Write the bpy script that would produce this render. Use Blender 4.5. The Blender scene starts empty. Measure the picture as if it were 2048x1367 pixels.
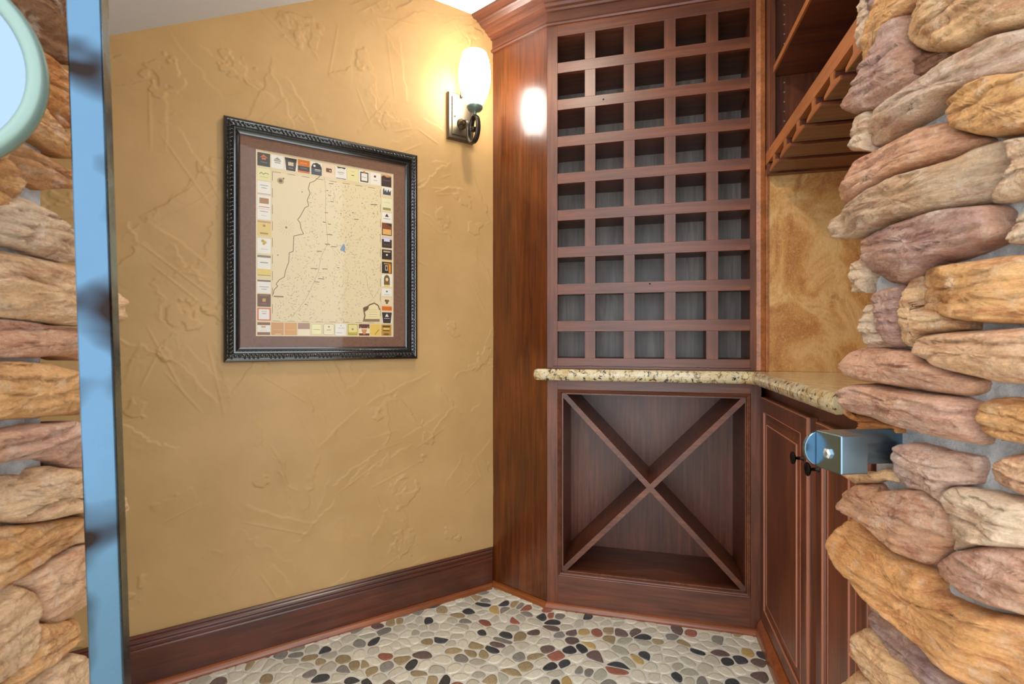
import bpy, bmesh, math, random
import numpy as np
from mathutils import Vector, Matrix, noise

# ------------------------------------------------------------------ camera, sky, exposure
scene = bpy.context.scene
COL = scene.collection
EYE = 1.02                                   # camera height
cam_d = bpy.data.cameras.new('camera'); cam = bpy.data.objects.new('camera', cam_d); COL.objects.link(cam)
cam.location = (0, 0, EYE); cam.rotation_euler = (math.pi / 2, 0, 0)
cam_d.sensor_width = 36; cam_d.lens = 17.6; cam_d.clip_start = 0.02
cam_d.dof.use_dof = True; cam_d.dof.focus_distance = 1.75; cam_d.dof.aperture_fstop = 9.0
scene.camera = cam
world = bpy.data.worlds.new('daylight'); scene.world = world; world.use_nodes = True
bg = world.node_tree.nodes['Background']
bg.inputs[0].default_value = (0.86, 0.93, 1.0, 1); bg.inputs[1].default_value = 1.15
scene.view_settings.view_transform = 'Standard'; scene.view_settings.look = 'None'
scene.view_settings.exposure = 1.5; scene.view_settings.gamma = 1.0
scene.view_settings.use_curve_mapping = False
SCONCE_STRENGTH = 7.0
FILL_WATTS = 3.0

random.seed(7); rng = np.random.default_rng(11)

# ------------------------------------------------------------------ plan of the little room (metres)
C2 = Vector((-0.080, 2.107))                 # corner: left wall / angled end panel
B2 = Vector((0.870, 1.744))                  # corner: rack face / right-hand cabinets
U = Vector((0.969, -0.247)); V = Vector((0.247, 0.969))
RW = 0.7585                                  # width of the rack face
A2 = B2 - U * RW                             # corner: end panel / rack face
TD = Vector((-0.848, -0.530)); ND = Vector((0.530, -0.848))   # left wall: along, into room
RD = Vector((0.124, -0.992)); RN = Vector((0.992, 0.124))     # door reveals: towards camera, across
R0 = Vector((0.598, 0.900)); L0 = Vector((-0.600, 0.750))     # inner corners of the opening
CEIL = 2.364; FOLD = 0.41; SLOPE = 0.544

def ang(v): return math.atan2(v.y, v.x)

# ------------------------------------------------------------------ helpers
def tag(o, label=None, cat=None, group=None, kind=None):
    if label: o['label'] = label
    if cat: o['category'] = cat
    if group: o['group'] = group
    if kind: o['kind'] = kind
    return o

def empty(name, p2, z=0.0, rz=0.0, parent=None):
    o = bpy.data.objects.new(name, None); COL.objects.link(o)
    o.empty_display_size = 0.05
    o.location = (p2[0], p2[1], z); o.rotation_euler = (0, 0, rz)
    if parent: o.parent = parent
    return o

def link(name, me, mat=None, parent=None, smooth=False, bevel=0.0, seg=2, loc=None):
    o = bpy.data.objects.new(name, me); COL.objects.link(o)
    if mat is not None and not me.materials: me.materials.append(mat)
    if parent: o.parent = parent
    if loc is not None: o.location = loc
    if smooth:
        me.polygons.foreach_set('use_smooth', [True] * len(me.polygons))
    if bevel:
        b = o.modifiers.new('edge', 'BEVEL'); b.width = bevel; b.segments = seg
        b.limit_method = 'ANGLE'; b.angle_limit = math.radians(40)
    return o

class MB:
    """collects simple shapes into one mesh"""
    def __init__(s): s.v = []; s.f = []; s.m = []
    def add(s, verts, faces, mi=0):
        n = len(s.v); s.v += [tuple(p) for p in verts]
        s.f += [tuple(i + n for i in f) for f in faces]; s.m += [mi] * len(faces)
        return s
    def box(s, x0, x1, y0, y1, z0, z1, mi=0):
        return s.hexa([(x0, y0), (x1, y0), (x1, y1), (x0, y1)], z0, z1, mi)
    def hexa(s, poly, z0, z1, mi=0):
        n = len(poly)
        v = [(p[0], p[1], z0) for p in poly] + [(p[0], p[1], z1) for p in poly]
        f = [tuple(reversed(range(n))), tuple(range(n, 2 * n))]
        f += [(i, (i + 1) % n, n + (i + 1) % n, n + i) for i in range(n)]
        return s.add(v, f, mi)
    def prism_y(s, poly, y0, y1, mi=0):      # poly in (x, z)
        n = len(poly)
        v = [(p[0], y0, p[1]) for p in poly] + [(p[0], y1, p[1]) for p in poly]
        f = [tuple(range(n)), tuple(reversed(range(n, 2 * n)))]
        f += [(i, n + i, n + (i + 1) % n, (i + 1) % n) for i in range(n)]
        return s.add(v, f, mi)
    def prism_x(s, poly, x0, x1, mi=0):      # poly in (y, z)
        n = len(poly)
        v = [(x0, p[0], p[1]) for p in poly] + [(x1, p[0], p[1]) for p in poly]
        f = [tuple(reversed(range(n))), tuple(range(n, 2 * n))]
        f += [(i, (i + 1) % n, n + (i + 1) % n, n + i) for i in range(n)]
        return s.add(v, f, mi)
    def lathe(s, prof, c=(0, 0, 0), n=32, mi=0):   # prof (r, z)
        v = []; f = []
        for r, z in prof:
            for k in range(n):
                a = 2 * math.pi * k / n
                v.append((c[0] + r * math.cos(a), c[1] + r * math.sin(a), c[2] + z))
        for j in range(len(prof) - 1):
            for k in range(n):
                k2 = (k + 1) % n
                f.append((j * n + k, j * n + k2, (j + 1) * n + k2, (j + 1) * n + k))
        return s.add(v, f, mi)
    def tube(s, pts, rad, n=12, mi=0, flat=1.0, side=None):
        pts = [Vector(p) for p in pts]; v = []; f = []
        rads = rad if isinstance(rad, (list, tuple)) else [rad] * len(pts)
        up = Vector(side) if side else Vector((0, 0, 1))
        for i, p in enumerate(pts):
            t = (pts[min(i + 1, len(pts) - 1)] - pts[max(i - 1, 0)]).normalized()
            a = up - t * up.dot(t)
            if a.length < 1e-4: a = Vector((1, 0, 0)) - t * t.x
            a.normalize(); b = t.cross(a)
            for k in range(n):
                q = 2 * math.pi * k / n
                v.append(p + a * (math.cos(q) * rads[i]) + b * (math.sin(q) * rads[i] * flat))
        for j in range(len(pts) - 1):
            for k in range(n):
                k2 = (k + 1) % n
                f.append((j * n + k, j * n + k2, (j + 1) * n + k2, (j + 1) * n + k))
        f.append(tuple(reversed(range(n)))); f.append(tuple(range((len(pts) - 1) * n, len(pts) * n)))
        return s.add(v, f, mi)
    def mesh(s, name):
        me = bpy.data.meshes.new(name); me.from_pydata(s.v, [], s.f)
        if any(s.m): me.polygons.foreach_set('material_index', s.m)
        bm = bmesh.new(); bm.from_mesh(me); bmesh.ops.recalc_face_normals(bm, faces=bm.faces)
        bm.to_mesh(me); bm.free(); me.update(); return me
    def build(s, name, mat, parent=None, **k): return link(name, s.mesh(name), mat, parent, **k)

def mitred(path, outs):
    """path of 2-D points; returns for each point the direction to shift by one unit of outward offset (outward = right-hand normal * sign)"""
    n = len(path); res = []
    for i in range(n):
        ds = []
        if i > 0: ds.append((path[i] - path[i - 1]).normalized())
        if i < n - 1: ds.append((path[i + 1] - path[i]).normalized())
        ns = [Vector((d.y, -d.x)) * outs for d in ds]
        if len(ns) == 1: res.append(ns[0])
        else:
            m = ns[0] + ns[1]; res.append(m / (1 + ns[0].dot(ns[1])))
    return res

def sweep_seg(p, q, mp, mq, prof):
    """one straight moulding between two mitred ends; prof = closed list of (out, z)"""
    n = len(prof)
    v = [(p.x + mp.x * o, p.y + mp.y * o, z) for o, z in prof] + [(q.x + mq.x * o, q.y + mq.y * o, z) for o, z in prof]
    f = [tuple(range(n)), tuple(reversed(range(n, 2 * n)))] + [(i, n + i, n + (i + 1) % n, (i + 1) % n) for i in range(n)]
    return MB().add(v, f)

# ------------------------------------------------------------------ materials
class NT:
    def __init__(s, name):
        s.mat = bpy.data.materials.new(name); s.mat.use_nodes = True
        s.t = s.mat.node_tree; s.b = s.t.nodes['Principled BSDF']
    def n(s, typ, **k):
        o = s.t.nodes.new(typ)
        for a, b in k.items():
            if a.startswith('i_'):
                key = a[2:]; key = int(key) if key.isdigit() else key.replace('_', ' ')
                if isinstance(b, bpy.types.NodeSocket): s.t.links.new(b, o.inputs[key])
                else: o.inputs[key].default_value = b
            else: setattr(o, a, b)
        return o
    def l(s, a, b): s.t.links.new(a, b)
    def coords(s, scale=(1, 1, 1), kind='Object', rot=(0, 0, 0)):
        tc = s.n('ShaderNodeTexCoord'); mp = s.n('ShaderNodeMapping')
        mp.inputs['Scale'].default_value = scale; mp.inputs['Rotation'].default_value = rot
        s.l(tc.outputs[kind], mp.inputs['Vector']); return mp.outputs['Vector']
    def noise(s, vec, scale, detail=4, rough=.55, dist=0.0):
        o = s.n('ShaderNodeTexNoise'); o.inputs['Scale'].default_value = scale; o.inputs['Detail'].default_value = detail
        o.inputs['Roughness'].default_value = rough; o.inputs['Distortion'].default_value = dist
        s.l(vec, o.inputs['Vector']); return o.outputs['Fac']
    def ramp(s, fac, stops, interp='LINEAR'):
        o = s.n('ShaderNodeValToRGB'); e = o.color_ramp.elements; o.color_ramp.interpolation = interp
        while len(e) < len(stops): e.new(.5)
        for k, (p, c) in enumerate(stops):
            e[k].position = p; e[k].color = (c[0], c[1], c[2], 1) if not isinstance(c, (int, float)) else (c, c, c, 1)
        s.l(fac, o.inputs['Fac']); return o.outputs['Color']
    def mix(s, fac, a, b, mode='MIX'):
        o = s.n('ShaderNodeMix', data_type='RGBA', blend_type=mode)
        for sock, val in ((o.inputs[0], fac), (o.inputs[6], a), (o.inputs[7], b)):
            if isinstance(val, bpy.types.NodeSocket): s.l(val, sock)
            elif isinstance(val, (int, float)): sock.default_value = val
            else: sock.default_value = (val[0], val[1], val[2], 1)
        return o.outputs[2]
    def bump(s, h, strength=.3, dist=.002):
        o = s.n('ShaderNodeBump'); o.inputs['Strength'].default_value = strength; o.inputs['Distance'].default_value = dist
        s.l(h, o.inputs['Height']); s.l(o.outputs['Normal'], s.b.inputs['Normal'])
    def set(s, color=None, rough=None, metal=None, coat=None, spec=None, coat_rough=None):
        for key, val in (('Base Color', color), ('Roughness', rough), ('Metallic', metal), ('Coat Weight', coat), ('Specular IOR Level', spec), ('Coat Roughness', coat_rough)):
            if val is None: continue
            if isinstance(val, bpy.types.NodeSocket): s.l(val, s.b.inputs[key])
            elif isinstance(val, (int, float)): s.b.inputs[key].default_value = val
            else: s.b.inputs[key].default_value = (val[0], val[1], val[2], 1)
        return s.mat

def srgb(r, g, b):
    def c(x):
        x /= 255.0
        return x / 12.92 if x <= .04045 else ((x + .055) / 1.055) ** 2.4
    return (c(r), c(g), c(b))

def plain(name, rgb, rough=.6, metal=0.0, **k): return NT(name).set(rgb, rough, metal, **k)

def wood(name, dark, mid, light, grain='z', rough=.44, coat=.3, cr=.38):
    m = NT(name)
    k = {'x': (1.2, 26, 26), 'y': (26, 1.2, 26), 'z': (26, 26, 1.2)}[grain]
    k2 = {'x': (1, 3, 3), 'y': (3, 1, 3), 'z': (3, 3, 1)}[grain]
    g = m.noise(m.coords(k), 3.0, 6, .65, .6)
    blot = m.noise(m.coords(k2), 3.2, 3, .5, .3)
    col = m.ramp(g, [(.25, dark), (.5, mid), (.8, light)])
    bl = m.ramp(blot, [(.3, 0.55), (.7, 1.15)])
    col = m.mix(1.0, col, bl, 'MULTIPLY')
    m.set(col, rough, 0, coat, .7, cr)
    m.bump(g, .08, .001)
    return m.mat

MAH = (srgb(76, 34, 18), srgb(116, 60, 33), srgb(146, 83, 48))
M = {}
M['wood_z'] = wood('mahogany_upright', *MAH, 'z')
M['wood_x'] = wood('mahogany_across', *MAH, 'x')
M['wood_y'] = wood('mahogany_deep', *MAH, 'y')
M['panel'] = wood('mahogany_panel', srgb(66, 26, 7), srgb(106, 50, 15), srgb(136, 72, 25), 'z', .28, .4, .12)
M['base'] = wood('mahogany_baseboard', srgb(60, 22, 8), srgb(90, 38, 16), srgb(116, 54, 24), 'x', .3, .25)
M['shoe'] = wood('reddish_shoe', srgb(120, 58, 22), srgb(160, 84, 36), srgb(180, 104, 50), 'x', .35, .2)
M['shelf_edge'] = wood('honey_edge', srgb(150, 84, 40), srgb(186, 112, 60), srgb(205, 135, 80), 'y', .4, .1)
M['rack_back'] = wood('rack_back', srgb(124, 112, 104), srgb(160, 148, 138), srgb(186, 174, 164), 'z', .45, .1)

def burl():
    m = NT('burl_maple')
    v = m.coords((1.0, 1.0, .75))
    a = m.noise(v, 6.5, 5, .6, .9); b = m.noise(m.coords((6, 6, 1.6)), 16, 5, .65, 2.6); c = m.noise(m.coords((1, 1, .6)), 13, 3, .5, 1.5); d = m.noise(m.coords(), 60, 4, .7, 3.0)
    col = m.ramp(a, [(.36, srgb(178, 106, 46)), (.46, srgb(214, 154, 84)), (.55, srgb(240, 198, 136)), (.66, srgb(196, 126, 60))])
    col = m.mix(m.ramp(c, [(.60, 0), (.74, .75)]), col, srgb(150, 78, 28))
    col = m.mix(.30, col, m.ramp(b, [(.3, srgb(190, 120, 58)), (.7, srgb(244, 204, 142))]))
    col = m.mix(m.ramp(d, [(.52, 0), (.62, .35)]), col, srgb(238, 204, 146))
    m.set(col, .38, 0, .3, .6, .2); m.bump(b, .05, .001); return m.mat
M['burl'] = burl()

def plaster():
    m = NT('ochre_plaster')
    a = m.noise(m.coords(), 2.6, 4, .6); b = m.noise(m.coords(), 160, 3, .6)
    col = m.ramp(a, [(.3, srgb(184, 146, 92)), (.7, srgb(201, 162, 108))])
    m.set(col, .5, 0, None, .35); m.bump(b, .12, .0012); return m.mat
M['plaster'] = plaster()
M['ceiling'] = plain('ceiling_paint', srgb(212, 212, 214), .8)
M['plain_wall'] = plain('hidden_wall', srgb(190, 160, 105), .8)

def granite():
    m = NT('speckled_granite')
    a = m.noise(m.coords(), 26, 6, .7, .4); b = m.noise(m.coords(), 62, 5, .7, .5); c = m.noise(m.coords(), 48, 4, .65, 1.0)
    col = m.ramp(a, [(.32, srgb(196, 158, 92)), (.5, srgb(222, 203, 158)), (.68, srgb(226, 216, 188))])
    col = m.mix(m.ramp(c, [(.56, 0), (.63, 1)]), col, srgb(140, 118, 84))
    col = m.mix(m.ramp(b, [(.39, 1), (.45, 0)]), col, srgb(52, 46, 40))
    m.set(col, .18, 0, .3); return m.mat
M['granite'] = granite()

def stone_mat():
    m = NT('ledge_stone')
    oi = m.n('ShaderNodeObjectInfo')
    base = oi.outputs['Color']
    off = m.n('ShaderNodeVectorMath', operation='SCALE'); off.inputs[0].default_value = (7.3, 3.1, 5.7); m.l(oi.outputs['Random'], off.inputs['Scale'])
    tc = m.n('ShaderNodeTexCoord'); add = m.n('ShaderNodeVectorMath', operation='ADD')
    m.l(tc.outputs['Object'], add.inputs[0]); m.l(off.outputs[0], add.inputs[1]); P = add.outputs[0]
    mp = m.n('ShaderNodeMapping'); mp.inputs['Scale'].default_value = (1, 1, 4.5); m.l(P, mp.inputs['Vector']); PS = mp.outputs['Vector']
    big = m.noise(P, 9, 3, .5); lay = m.noise(PS, 16, 8, .7); fine = m.noise(P, 210, 6, .75); blot = m.noise(P, 34, 8, .72); mid = m.noise(PS, 70, 6, .7)
    dk = m.mix(1.0, base, srgb(204, 174, 168), 'MULTIPLY')
    lt = m.mix(.6, base, srgb(250, 230, 206))
    ru = m.mix(.40, base, srgb(222, 158, 90))
    col = m.mix(m.ramp(big, [(.46, 0), (.62, .8)]), base, ru)
    col = m.mix(m.ramp(lay, [(.36, .8), (.50, 0)]), col, dk)
    col = m.mix(m.ramp(blot, [(.52, 0), (.70, .8)]), col, lt)
    grain = m.mix(1.0, m.ramp(fine, [(.25, .80), (.7, 1.12)]), m.ramp(mid, [(.3, .84), (.65, 1.10)]), 'MULTIPLY')
    col = m.mix(1.0, col, grain, 'MULTIPLY')
    m.set(col, .85, 0, None, .15)
    hs = m.n('ShaderNodeMath', operation='ADD'); m.l(mid, hs.inputs[0]); m.l(fine, hs.inputs[1])
    m.bump(hs.outputs[0], .9, .006); return m.mat
M['stone'] = stone_mat()

def mortar():
    m = NT('grey_mortar')
    a = m.noise(m.coords(), 40, 6, .7); col = m.ramp(a, [(.3, srgb(150, 152, 152)), (.7, srgb(205, 204, 200))])
    m.set(col, .9, 0, None, .2); m.bump(a, .8, .008); return m.mat
M['mortar'] = mortar()

def grout():
    m = NT('cream_grout')
    a = m.noise(m.coords(), 60, 4, .6); m.set(m.ramp(a, [(.3, srgb(214, 209, 192)), (.7, srgb(232, 228, 214))]), .7); return m.mat
M['grout'] = grout()

def pebble_mat(i, c1, c2):
    m = NT('pebble_tone_%d' % i)
    a = m.noise(m.coords((1, 1, 1)), 55, 4, .6, 1.5)
    oi = m.n('ShaderNodeObjectInfo')
    col = m.ramp(a, [(.35, c1), (.68, c2)])
    col = m.mix(1.0, col, m.ramp(oi.outputs['Random'], [(0, .8), (1, 1.12)]), 'MULTIPLY')
    m.set(col, .32, 0, .1); return m.mat
PEB = [(.46, srgb(216, 209, 186), srgb(236, 230, 212)), (.20, srgb(188, 184, 164), srgb(210, 206, 186)), (.09, srgb(128, 126, 118), srgb(160, 156, 146)),
       (.10, srgb(50, 54, 58), srgb(88, 92, 94)), (.10, srgb(156, 138, 106), srgb(190, 170, 132)), (.06, srgb(98, 82, 78), srgb(136, 116, 108)),
       (.03, srgb(146, 90, 74), srgb(176, 118, 98)), (.02, srgb(190, 160, 100), srgb(210, 182, 124))]
PEBM = [pebble_mat(i, a, b) for i, (w, a, b) in enumerate(PEB)]

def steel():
    m = NT('steel_with_painted_reflections')
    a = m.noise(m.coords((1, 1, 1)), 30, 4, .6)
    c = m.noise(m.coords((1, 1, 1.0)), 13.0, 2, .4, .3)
    k = m.ramp(c, [(.50, 0), (.64, 1)])  # dark blotches imitate reflections, painted into the metal colour
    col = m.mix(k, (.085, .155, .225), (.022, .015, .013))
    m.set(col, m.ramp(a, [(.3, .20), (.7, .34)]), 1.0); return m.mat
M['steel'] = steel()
M['steel_rim'] = plain('grey_green_painted_rim', srgb(118, 138, 128), .35, .35)
M['mirror'] = plain('polished_steel_disc', (.20, .265, .335), .08, 1.0)
M['bolt'] = plain('zinc_bolt', (.7, .72, .74), .25, 1.0)
M['iron'] = plain('black_iron', srgb(30, 32, 32), .35, .6)
M['bracket'] = NT('blued_steel').set((.20, .30, .38), .26, 1.0)
M['bronze'] = NT('aged_bronze').set(srgb(120, 108, 88), .32, .9)
M['bronze_dark'] = NT('dark_bronze').set(srgb(70, 66, 58), .4, .8)
M['knob'] = NT('oil_rubbed_knob').set(srgb(24, 18, 16), .25, .7)
M['black_frame'] = NT('black_lacquer').set(srgb(20, 22, 21), .16, 0, 1.0, .8, .08)
def mat_board():
    m = NT('brown_mat_board'); a = m.noise(m.coords(), 260, 4, .7)
    m.set(m.ramp(a, [(.3, srgb(108, 76, 58)), (.7, srgb(134, 98, 76))]), .8); return m.mat
M['mat'] = mat_board()
def glow():
    m = NT('lit_frosted_glass'); m.set((.95, .95, .93), .3)
    m.b.inputs['Emission Color'].default_value = (1.0, .94, .87, 1); m.b.inputs['Emission Strength'].default_value = SCONCE_STRENGTH; return m.mat
M['glow'] = glow()
def pane():
    m = NT('picture_glass'); t = m.t
    tr = m.n('ShaderNodeBsdfTransparent'); gl = m.n('ShaderNodeBsdfGlossy'); gl.inputs['Roughness'].default_value = .03
    fr = m.n('ShaderNodeFresnel'); fr.inputs['IOR'].default_value = 1.38
    mx = m.n('ShaderNodeMixShader'); m.l(fr.outputs[0], mx.inputs[0]); m.l(tr.outputs[0], mx.inputs[1]); m.l(gl.outputs[0], mx.inputs[2])
    m.l(mx.outputs[0], t.nodes['Material Output'].inputs['Surface']); return m.mat
M['pane'] = pane()
PRINT = {}
def ink(r, g, b):
    k = (r, g, b)
    if k not in PRINT: PRINT[k] = plain('print_%d_%d_%d' % k, srgb(r, g, b), .75)
    return PRINT[k]

# ------------------------------------------------------------------ floor and its pebbles
floor = MB().box(-3.2, 2.6, -2.2, 3.2, -.06, 0).build('floor', M['grout'])
tag(floor, 'pebble mosaic floor set in pale grout', None, None, 'structure')

def clip_half(poly, p, n):
    out = []
    for i in range(len(poly)):
        a = poly[i]; b = poly[(i + 1) % len(poly)]
        da = (a[0] - p[0]) * n[0] + (a[1] - p[1]) * n[1]; db = (b[0] - p[0]) * n[0] + (b[1] - p[1]) * n[1]
        if da <= 0: out.append(a)
        if (da < 0 < db) or (db < 0 < da):
            t = da / (da - db); out.append((a[0] + (b[0] - a[0]) * t, a[1] + (b[1] - a[1]) * t))
    return out

def chaikin(poly):
    out = []
    for i in range(len(poly)):
        a = poly[i]; b = poly[(i + 1) % len(poly)]
        out.append((a[0] * .75 + b[0] * .25, a[1] * .75 + b[1] * .25)); out.append((a[0] * .25 + b[0] * .75, a[1] * .25 + b[1] * .75))
    return out

def pebbles():
    x0, x1, y0, y1 = -1.5, 1.0, .75, 2.2
    pts = []; cell = {}; rmin = .0300
    for _ in range(26000):
        x = random.uniform(x0, x1); y = random.uniform(y0, y1)
        r = rmin * random.uniform(.92, 1.25)
        ci, cj = int(x / .06 + 100), int(y / .06)
        ok = True
        for i in (-1, 0, 1):
            for j in (-1, 0, 1):
                for q in cell.get((ci + i, cj + j), ()):
                    dx, dy = q[0] - x, q[1] - y
                    # swirling anisotropy gives elongated stones
                    th = 2.2 * math.sin(q[0] * 5.1 + 1.0) + 1.9 * math.cos(q[1] * 4.3)
                    a = dx * math.cos(th) + dy * math.sin(th); b = -dx * math.sin(th) + dy * math.cos(th)
                    if a * a / 1.45 ** 2 + b * b / .82 ** 2 < r * r: ok = False
        if ok:
            pts.append((x, y)); cell.setdefault((ci, cj), []).append((x, y))
    items = []
    for (x, y) in pts:
        P = Vector((x, y))
        PN = Vector((0.633, 0.774)); near = (A2, PN) if P.x < A2.x - .01 else (A2, V)
        lim = [(C2, -ND), (B2, U), near]
        if any((P - c).dot(n) > -.006 for c, n in lim): continue
        if (P - (L0 + RD * .1)).dot(-Vector((-.124, .992))) > -.0: continue
        ci, cj = int(x / .06 + 100), int(y / .06)
        poly = [(x - .045, y - .045), (x + .045, y - .045), (x + .045, y + .045), (x - .045, y + .045)]
        for i in (-2, -1, 0, 1, 2):
            for j in (-2, -1, 0, 1, 2):
                for q in cell.get((ci + i, cj + j), ()):
                    if q == (x, y): continue
                    dx, dy = q[0] - x, q[1] - y; d = math.hypot(dx, dy)
                    if d > .12: continue
                    nx, ny = dx / d, dy / d
                    poly = clip_half(poly, (x + dx / 2 - nx * .0016, y + dy / 2 - ny * .0016), (nx, ny))
                    if len(poly) < 3: break
        for c, n in lim:
            poly = clip_half(poly, (c.x - n.x * .004, c.y - n.y * .004), (n.x, n.y)) if len(poly) > 2 else poly
        if len(poly) < 3: continue
        poly = chaikin(chaikin(poly))
        # worn round: pull every outline towards an ellipse of its own
        mx = sum(p[0] for p in poly) / len(poly); my = sum(p[1] for p in poly) / len(poly)
        sxx = sum((p[0] - mx) ** 2 for p in poly) / len(poly); syy = sum((p[1] - my) ** 2 for p in poly) / len(poly); sxy = sum((p[0] - mx) * (p[1] - my) for p in poly) / len(poly)
        al = .5 * math.atan2(2 * sxy, sxx - syy); tr_ = (sxx + syy) / 2; dd = math.sqrt(((sxx - syy) / 2) ** 2 + sxy ** 2)
        ea, eb = math.sqrt(2 * (tr_ + dd)) * 1.04, math.sqrt(2 * max(tr_ - dd, 1e-8)) * .96
        def pull(p):
            dx, dy = p[0] - mx, p[1] - my; d = math.hypot(dx, dy); th = math.atan2(dy, dx) - al
            r = ea * eb / math.hypot(eb * math.cos(th), ea * math.sin(th)); k = min(d, .45 * d + .55 * r) / d
            return (mx + dx * k, my + dy * k)
        poly = [pull(p) for p in poly]
        # thin out to ~16 points
        st = max(1, len(poly) // 16); poly = poly[::st]
        items.append((P, poly))
    def vis(P):                                   # how large it shows: nearest in the frame first
        px = 1024 + 1002 * P.x / P.y; py = 683 + 1002 * EYE / P.y
        return (0 if (200 < px < 1600 and py < 1380) else 1, P.y)
    items.sort(key=lambda it: vis(it[0]))
    cum = np.cumsum([p[0] for p in PEB])
    rest = MB(); rest_v, rest_f, rest_m = [], [], []
    for k, (P, poly) in enumerate(items):
        n = len(poly); cx = sum(p[0] for p in poly) / n; cy = sum(p[1] for p in poly) / n
        h = random.uniform(.0010, .0019)
        sx = .86
        v = [(p[0] - cx, p[1] - cy, -.001) for p in poly] + [((p[0] - cx) * .955, (p[1] - cy) * .955, h * .75) for p in poly] + \
            [((p[0] - cx) * sx * .85, (p[1] - cy) * sx * .85, h) for p in poly] + [(0, 0, h * 1.06)]
        f = []
        for i in range(n):
            j = (i + 1) % n
            f += [(i, j, n + j, n + i), (n + i, n + j, 2 * n + j, 2 * n + i), (2 * n + i, 2 * n + j, 3 * n)]
        mi = int(np.searchsorted(cum, random.random() * cum[-1]))
        if k < 300:
            me = bpy.data.meshes.new('pebble'); me.from_pydata(v, [], f)
            link('pebble', me, PEBM[mi], floor, smooth=True, loc=(cx, cy, 0))
        else:
            b = len(rest_v)
            rest_v += [(p[0] + cx, p[1] + cy, p[2]) for p in v]; rest_f += [tuple(i + b for i in q) for q in f]; rest_m += [mi] * len(f)
    me = bpy.data.meshes.new('pebble_field'); me.from_pydata(rest_v, [], rest_f)
    for m in PEBM: me.materials.append(m)
    me.polygons.foreach_set('material_index', rest_m)
    o = link('pebble_field', me, None, floor, smooth=True); o['kind'] = 'stuff'
    print('pebbles', len(items))
pebbles()

# ------------------------------------------------------------------ left wall: trowelled plaster, real relief
def vnoise(shape, cells, seed):
    r = np.random.default_rng(seed); g = r.random((cells[0] + 2, cells[1] + 2))
    a = np.linspace(0, cells[0], shape[0]); b = np.linspace(0, cells[1], shape[1])
    i = a.astype(int); j = b.astype(int); fa = a - i; fb = b - j
    fa = fa * fa * (3 - 2 * fa); fb = fb * fb * (3 - 2 * fb); fa = fa[:, None]; fb = fb[None, :]
    return (g[i][:, j] * (1 - fa) * (1 - fb) + g[i + 1][:, j] * fa * (1 - fb) + g[i][:, j + 1] * (1 - fa) * fb + g[i + 1][:, j + 1] * fa * fb)

def trowel_relief(W, H, res):
    nx, nz = int(W / res), int(H / res)
    h = (vnoise((nx, nz), (5, 7), 1) - .5) * .004 + (vnoise((nx, nz), (16, 22), 2) - .5) * .0016 + (vnoise((nx, nz), (120, 160), 3) - .5) * .00025
    edge = (vnoise((nx, nz), (70, 94), 4) - .5) * .030 + (vnoise((nx, nz), (180, 240), 5) - .5) * .014
    r = np.random.default_rng(9)
    N = 210
    for k in range(N):
        cx, cz = r.uniform(0, W), r.uniform(0, H)
        th = math.radians(r.choice([-38, -52, -25, 35, 60, 80]) + r.normal(0, 12))
        L = r.uniform(.05, .30); wd = r.uniform(.02, .09); hh = r.uniform(.0008, .0028)
        R = L * .75 + wd
        i0, i1 = max(0, int((cx - R) / res)), min(nx, int((cx + R) / res)); j0, j1 = max(0, int((cz - R) / res)), min(nz, int((cz + R) / res))
        if i1 - i0 < 3 or j1 - j0 < 3: continue
        X = (np.arange(i0, i1) * res - cx)[:, None]; Z = (np.arange(j0, j1) * res - cz)[None, :]
        a = X * math.cos(th) + Z * math.sin(th); b = -X * math.sin(th) + Z * math.cos(th)
        rag = r.uniform(.15, 1.0)
        be = b + edge[i0:i1, j0:j1] * rag + .10 * wd * np.sin(a * 14 + k)
        t = np.clip((be + wd / 2) / wd, 0, None)
        ends = np.clip(1 - (np.abs(a) / (L / 2)) ** 4, 0, 1)
        wedge = np.where(t < 1, t ** 2.2, np.clip(1 - (t - 1) * wd / .0034, 0, 1))
        h[i0:i1, j0:j1] += hh * wedge * np.sqrt(ends)
        if r.random() < .45:                      # fine raised line left by the edge of the blade
            h[i0:i1, j0:j1] += .0014 * np.exp(-((b + .3 * wd) / .0026) ** 2) * ends
    # ragged skipped crusts
    for k in range(46):
        cx, cz = r.uniform(0, W), r.uniform(0, H); R = r.uniform(.03, .10)
        i0, i1 = max(0, int((cx - R) / res)), min(nx, int((cx + R) / res)); j0, j1 = max(0, int((cz - R) / res)), min(nz, int((cz + R) / res))
        if i1 - i0 < 3 or j1 - j0 < 3: continue
        X = (np.arange(i0, i1) * res - cx)[:, None]; Z = (np.arange(j0, j1) * res - cz)[None, :]
        fall = np.clip(1 - np.sqrt(X ** 2 + Z ** 2) / R, 0, 1)
        e = edge[i0:i1, j0:j1] / .03 + fall * 1.1 - .55
        h[i0:i1, j0:j1] += .0026 * np.clip(e / .10, 0, 1) * np.minimum(1, fall * 4)
    return h

def ceil_at(t): return np.where(t < FOLD, CEIL, CEIL - SLOPE * (t - FOLD))

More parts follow.
